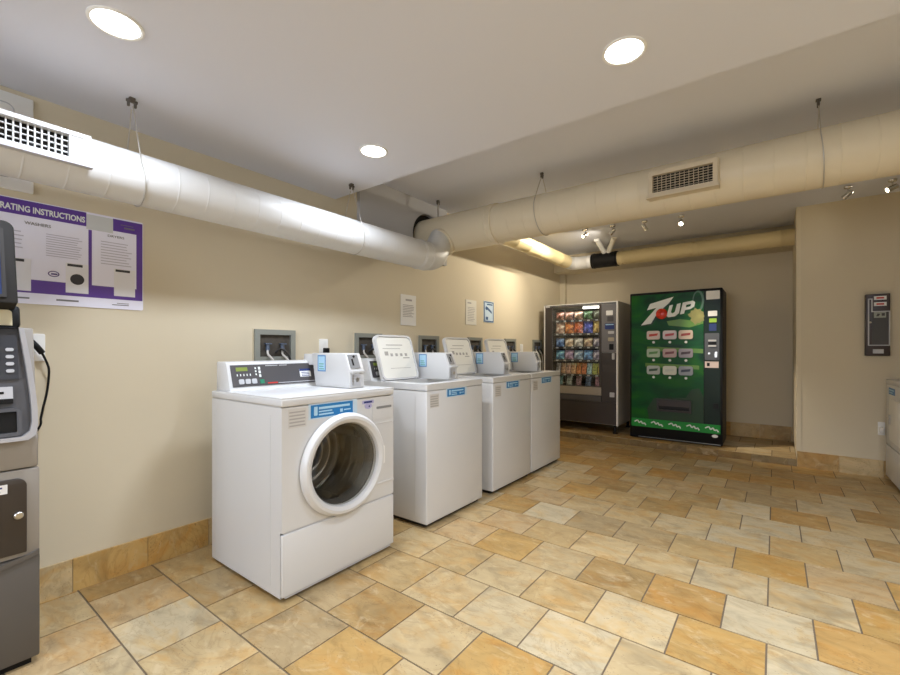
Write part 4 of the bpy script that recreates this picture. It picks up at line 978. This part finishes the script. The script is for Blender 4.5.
# ------------------------------------------------------------------ soda machine
def soda_machine():
    x0, x1, y0, y1, z0, z1 = -1.462, -.470, 5.54, 6.04, .070, 1.856
    t = thing('soda_machine', 'green 7UP soda vending machine beside the snack machine', 'vending machine', ((x0 + x1) / 2, (y0 + y1) / 2, ZP))
    bm = BM(); box(bm, x0 + .004, x1 - .004, y0 + .03, y1, z0 + .02, z1 - .004, .004); obj('cabinet', bm, M_DARKBASE, t)
    for x in (x0 + .08, x1 - .08):
        for y in (y0 + .12, y1 - .1):
            bm = BM(); box(bm, x - .03, x + .03, y - .03, y + .03, ZP, z0 + .03, .004); obj('leg', bm, M_BLACK, t)
    f = mapper('-Y', y0)
    bm = BM(); bevprism(bm, f, rr(x0, x1, z0 + .01, z1, .012, 4), -.04, .0, .005); d = obj('door', bm, M_BLACK, t, label='black door surround')
    bm = BM(); rrect(bm, f, x0 + .02, -.655, .318, z1 - .028, .01, 0, .005); p = obj('sign_face', bm, M_SODA, d, label='green printed sign face')
    bm = BM(); rect(bm, f, -.65, x1 + -.022, .318, z1 - .028, 0, .004); cp = obj('coin_column', bm, M_SODADK, d, label='dark green coin column')
    # paler arc sweeping down the right side
    bm = BM(); a = ell(-.70, .60, .30, .36, 40); prism(bm, f, [(u, v) for u, v in [(-.655, .32), (-.655, .62), (-.70, .72), (-.78, .70), (-.84, .6), (-1.18, .58), (-1.26, .45), (-1.24, .32)]], .005, .0056)
    obj('grey_swoosh', bm, mat('grey green print', rgb(40, 64, 44), .35, spec=.25), p, label='grey green lower print')
    bm = BM(); prism(bm, f, [(-1.26, 1.20), (-.66, 1.17), (-.66, 1.12), (-1.26, 1.15)], .005, .0057); prism(bm, f, [(-1.28, 1.00), (-.70, .98), (-.70, .935), (-1.28, .955)], .005, .0057)
    prism(bm, f, [(-1.04, 1.50), (-.9, 1.52), (-.78, 1.50), (-.66, 1.56), (-.66, 1.46), (-.8, 1.42), (-1.02, 1.45)], .005, .0057); obj('lime_bands', bm, mat('yellow green print', rgb(88, 132, 30), .3), p, label='yellow green bands')
    # lettering 7UP, traced as solid letters
    bm = BM()
    prism(bm, f, [(-1.26, 1.643), (-1.226, 1.717), (-.966, 1.786), (-1.015, 1.716), (-1.145, 1.60), (-1.215, 1.478), (-1.33, 1.459), (-1.272, 1.53), (-1.153, 1.667)], .006, .010)
    prism(bm, f, [(-1.009, 1.686), (-.972, 1.693), (-.995, 1.605), (-.977, 1.591), (-.953, 1.606), (-.929, 1.698), (-.889, 1.708), (-.908, 1.592), (-.95, 1.555), (-1.025, 1.546), (-1.042, 1.566)], .006, .010)
    P = [(-.897, 1.575), (-.868, 1.711), (-.762, 1.728), (-.740, 1.707), (-.750, 1.659), (-.788, 1.632), (-.845, 1.623), (-.855, 1.583)]
    prism(bm, f, [(-.897, 1.575), (-.868, 1.711), (-.832, 1.717), (-.8325, 1.683), (-.837, 1.653), (-.845, 1.623), (-.855, 1.583)], .006, .010)
    prism(bm, f, [(-.832, 1.717), (-.762, 1.728), (-.740, 1.707), (-.750, 1.659), (-.788, 1.632), (-.845, 1.623), (-.837, 1.653), (-.79, 1.663), (-.78, 1.692), (-.8325, 1.683)], .006, .010)
    lt = obj('lettering', bm, M_WHITEPR, p, label='white 7UP lettering')
    bm = BM()
    for q in ([(-1.27, 1.635), (-1.234, 1.709), (-.97, 1.778), (-1.005, 1.706), (-1.13, 1.592), (-1.2, 1.466), (-1.34, 1.447), (-1.28, 1.52), (-1.16, 1.655)],): prism(bm, f, q, .005, .0058)
    obj('lettering_shadow', bm, mat('dark green outline', rgb(8, 46, 28), .3), p)
    bm = BM(); lathe(bm, f, -1.097, 1.592, [(.064, .006), (.062, .014), (.05, .022), (.03, .028), (0, .03)], 36); obj('red_ball', bm, M_BALL, p, label='red ball between the 7 and UP')
    bm = BM(); R = random.Random(5)
    star = []
    for i in range(22):
        a = 2 * PI * i / 22; q = .075 if i % 2 else .052 + R.random() * .045; star.append((-.727 + q * math.cos(a), 1.545 + 1.05 * q * math.sin(a)))
    prism(bm, f, star, .0055, .0075); obj('lime_splash', bm, M_LIME, p, label='pale lime splash')
    bm = BM(); frame(bm, f, [(-.71 + .06 * math.cos(i * PI / 12), 1.72 + .12 * math.sin(i * PI / 12)) for i in range(24)], [(-.715 + .042 * math.cos(i * PI / 12), 1.72 + .10 * math.sin(i * PI / 12)) for i in range(24)], .0055, .0065); obj('bubble_ring', bm, mat('glassy green print', rgb(72, 110, 84), .25), p)
    # nine selection buttons
    names = [[(214, 196, 190), (206, 196, 200), (196, 178, 158)], [(172, 190, 166), (190, 160, 156), (150, 142, 150)], [(176, 184, 180), (214, 216, 204), (150, 156, 166)]]
    marks = [[(190, 60, 50), (180, 70, 80), (150, 60, 56)], [(90, 140, 80), (120, 60, 70), (70, 50, 60)], [(50, 80, 60), (200, 206, 196), (60, 70, 90)]]
    for r, z in enumerate((1.337, 1.122, .916)):
        for c, x in enumerate((-1.188, -1.008, -.837)):
            bm = BM(); rrect(bm, f, x - .074, x + .074, z - .052, z + .052, .024, .005, .016); b = obj('selection_button', bm, mat('button %d%d' % (r, c), rgb(*names[r][c]), .3), p)
            bm = BM(); prism(bm, f, [(x - .05, z - .018), (x + .045, z - .006), (x + .052, z + .022), (x - .045, z + .012)], .016, .0175); obj('brand_mark', bm, mat('mark %d%d' % (r, c), rgb(*marks[r][c]), .4), b)
            bm = BM(); disc(bm, f, x + .002, z - .086, .015, .005, .010, n=20); obj('sold_out_light', bm, M_WHITEPR, p)
    # delivery slot
    bm = BM(); rframe(bm, f, -1.15, -.78, .425, .572, .022, .0, .02); ds = obj('delivery_frame', bm, mat('black brown frame', rgb(34, 28, 26), .35), d, label='dark delivery slot frame')
    bm = BM(); rect(bm, f, -1.13, -.80, .445, .552, .0055, .008); obj('delivery_slot', bm, M_BLACK, ds)
    bm = BM(); rect(bm, f, -1.13, -.80, .49, .55, .009, .013); obj('delivery_flap', bm, mat('dark flap brown', rgb(44, 30, 28), .3), ds)
    # bright band with five marks
    bm = BM(); rect(bm, f, x0 + .02, x1 - .022, .218, .318, 0, .006); bd = obj('bright_band', bm, M_SODAB, d, label='bright green band')
    for i, cx in enumerate((-1.34, -1.15, -.956, -.764, -.575)):
        bm = BM(); pts = [(-.065, .012), (-.03, .032), (-.01, .0), (.012, .022), (.028, -.008), (.05, .004), (.065, -.022)]
        for a, b in zip(pts, pts[1:]):
            e = V((b[0] - a[0], b[1] - a[1])).normalized(); n = V((-e.y, e.x)) * .007
            prism(bm, f, [(cx + a[0] - n.x, .262 + a[1] - n.y), (cx + b[0] - n.x, .262 + b[1] - n.y), (cx + b[0] + n.x, .262 + b[1] + n.y), (cx + a[0] + n.x, .262 + a[1] + n.y)], .006, .0085)
        obj('squiggle_mark', bm, M_WHITEPR, bd, label='white squiggle mark')
    bm = BM(); disc(bm, f, -.545, .19, .030, 0, .006, .017); obj('oval_plate', bm, M_PAPER, d, label='white oval plate')
    bm = BM(); rect(bm, f, x0 + .10, x1 - .02, .092, .099, 0, .008); obj('kick_strip', bm, M_MGREY, d)
    # coin column fittings
    for nm, r_, m_, lb in (('notice_sticker', (-.63, -.497, 1.73, 1.826), M_PAPER, 'white notice sticker'), ('bill_sticker', (-.612, -.522, 1.54, 1.60), M_PAPER, 'white bill sticker'),
                           ('lime_sticker', (-.6, -.528, 1.47, 1.515), mat('lime sticker', rgb(150, 190, 60), .4), 'lime sticker'), ('card_sticker', (-.602, -.53, 1.375, 1.455), M_NAVY, 'blue card sticker')):
        bm = BM(); rrect(bm, f, *r_, .006, .004, .006); obj(nm, bm, m_, cp, label=lb)
    bm = BM(); rrect(bm, f, -.643, -.502, 1.045, 1.348, .008, .004, .014); co = obj('coin_plate', bm, mat('grey coin plate', rgb(84, 86, 90), .4, .2), cp, label='grey coin plate')
    bm = BM(); rect(bm, f, -.608, -.53, 1.255, 1.275, .014, .022); rect(bm, f, -.608, -.53, 1.195, 1.215, .014, .022); obj('bill_guides', bm, M_LGREY, co)
    bm = BM(); rect(bm, f, -.608, -.53, 1.218, 1.252, .014, .018); obj('bill_slot', bm, M_BLACK, co)
    bm = BM(); rrect(bm, f, -.545, -.52, 1.075, 1.14, .008, .014, .024); disc(bm, f, -.60, 1.12, .012, .014, .02, n=16); obj('coin_return', bm, M_STEEL, co)
    bm = BM(); rect(bm, f, -.643, -.508, .958, 1.03, .004, .006); rs = obj('price_sticker', bm, mat('pinkish white sticker', rgb(224, 206, 200), .5), cp, label='pale sticker with black mark')
    bm = BM(); rect(bm, f, -.622, -.595, .976, 1.014, .006, .0068); obj('sticker_mark', bm, M_BLACK, rs)
    bm = BM(); rrect(bm, f, -.56, -.51, .50, .56, .006, .004, .02); obj('door_lock', bm, M_BLACK, cp)
    return t
soda_machine()

# ------------------------------------------------------------------ narrow wall cabinet on the tan wall
t = thing('wall_dispenser', 'narrow dark wall dispenser with red and white labels on the tan wall', 'dispenser', (.748, YR, 1.107))
f = mapper('-Y', YR)
bm = BM(); bevprism(bm, f, rr(.668, .828, 1.107, 1.668, .004, 2), 0, .075, .004); b = obj('housing', bm, M_MAROON, t)
f = mapper('-Y', YR - .075)
out = [(.682, 1.2), (.826, 1.2), (.826, 1.512), (.712, 1.512), (.712, 1.628), (.682, 1.628)]
inn = [(.690, 1.208), (.818, 1.208), (.818, 1.504), (.704, 1.504), (.704, 1.620), (.690, 1.620)]
bm = BM(); frame(bm, f, out, inn, 0, .007); obj('silver_outline', bm, M_LGREY, b, label='silver L-shaped outline')
bm = BM(); rect(bm, f, .708, .818, 1.21, 1.5, 0, .003); obj('door', bm, mat('dark slate door', rgb(58, 56, 56), .35), b, label='dark slate door')
for z in (1.575, 1.63):
    bm = BM(); rect(bm, f, .722, .804, z - .017, z + .017, 0, .003); lb = obj('label_plate', bm, M_PAPER, b, label='white label with red print')
    bm = BM(); rect(bm, f, .738, .788, z - .007, z + .007, .003, .004); obj('label_print', bm, M_RED, lb)
bm = BM(); rect(bm, f, .722, .80, 1.452, 1.503, .003, .006); cw = obj('coin_window', bm, mat('grey green plate', rgb(150, 156, 146), .4), b)
bm = BM(); prism(bm, f, [(.735, 1.465), (.752, 1.465), (.762, 1.485), (.745, 1.49)], .006, .008); rect(bm, f, .772, .792, 1.468, 1.492, .006, .008); obj('coin_slots', bm, M_DINK, cw)
bm = BM(); lathe(bm, f, .698, 1.411, [(.010, 0), (.010, .014), (.007, .018), (0, .018)], n=16); obj('knob', bm, M_CHROME, b, label='small chrome knob')
bm = BM(); rect(bm, f, .715, .785, 1.13, 1.168, 0, .003); obj('bottom_plate', bm, M_LGREY, b, label='pale plate at the bottom')

# ------------------------------------------------------------------ cool fill light added at the unseen window behind the camera
l = lamp('window_fill_lamp', 'AREA', ((WX0 + WX1) / 2, YN + .03, (WZ0 + WZ1) / 2), 42, (.78, .86, 1.0), rot=aim(None, (0, 1, 0)))
l.data.shape = 'RECTANGLE'; l.data.size = WX1 - WX0 - .1; l.data.size_y = WZ1 - WZ0 - .1

w = bpy.data.worlds.new('World'); S.world = w; w.use_nodes = True
w.node_tree.nodes['Background'].inputs[0].default_value = (.65, .75, 1, 1)
w.node_tree.nodes['Background'].inputs[1].default_value = .6

# ------------------------------------------------------------------ camera
cam = bpy.data.cameras.new('camera'); co = bpy.data.objects.new('camera', cam); COL.objects.link(co)
cam.sensor_width = 36; cam.lens = 426.5 / 900 * 36
cam.shift_x = -(462.3 - 450) / 900; cam.shift_y = (349.0 - 337.5) / 900
cam.clip_start = .02
co.location = (0, 0, 1.17); co.rotation_euler = (PI / 2, 0, .63276)
S.camera = co
vs = S.view_settings
vs.view_transform = 'Standard'; vs.look = 'None'; vs.exposure = .33; vs.gamma = 1; vs.use_curve_mapping = False
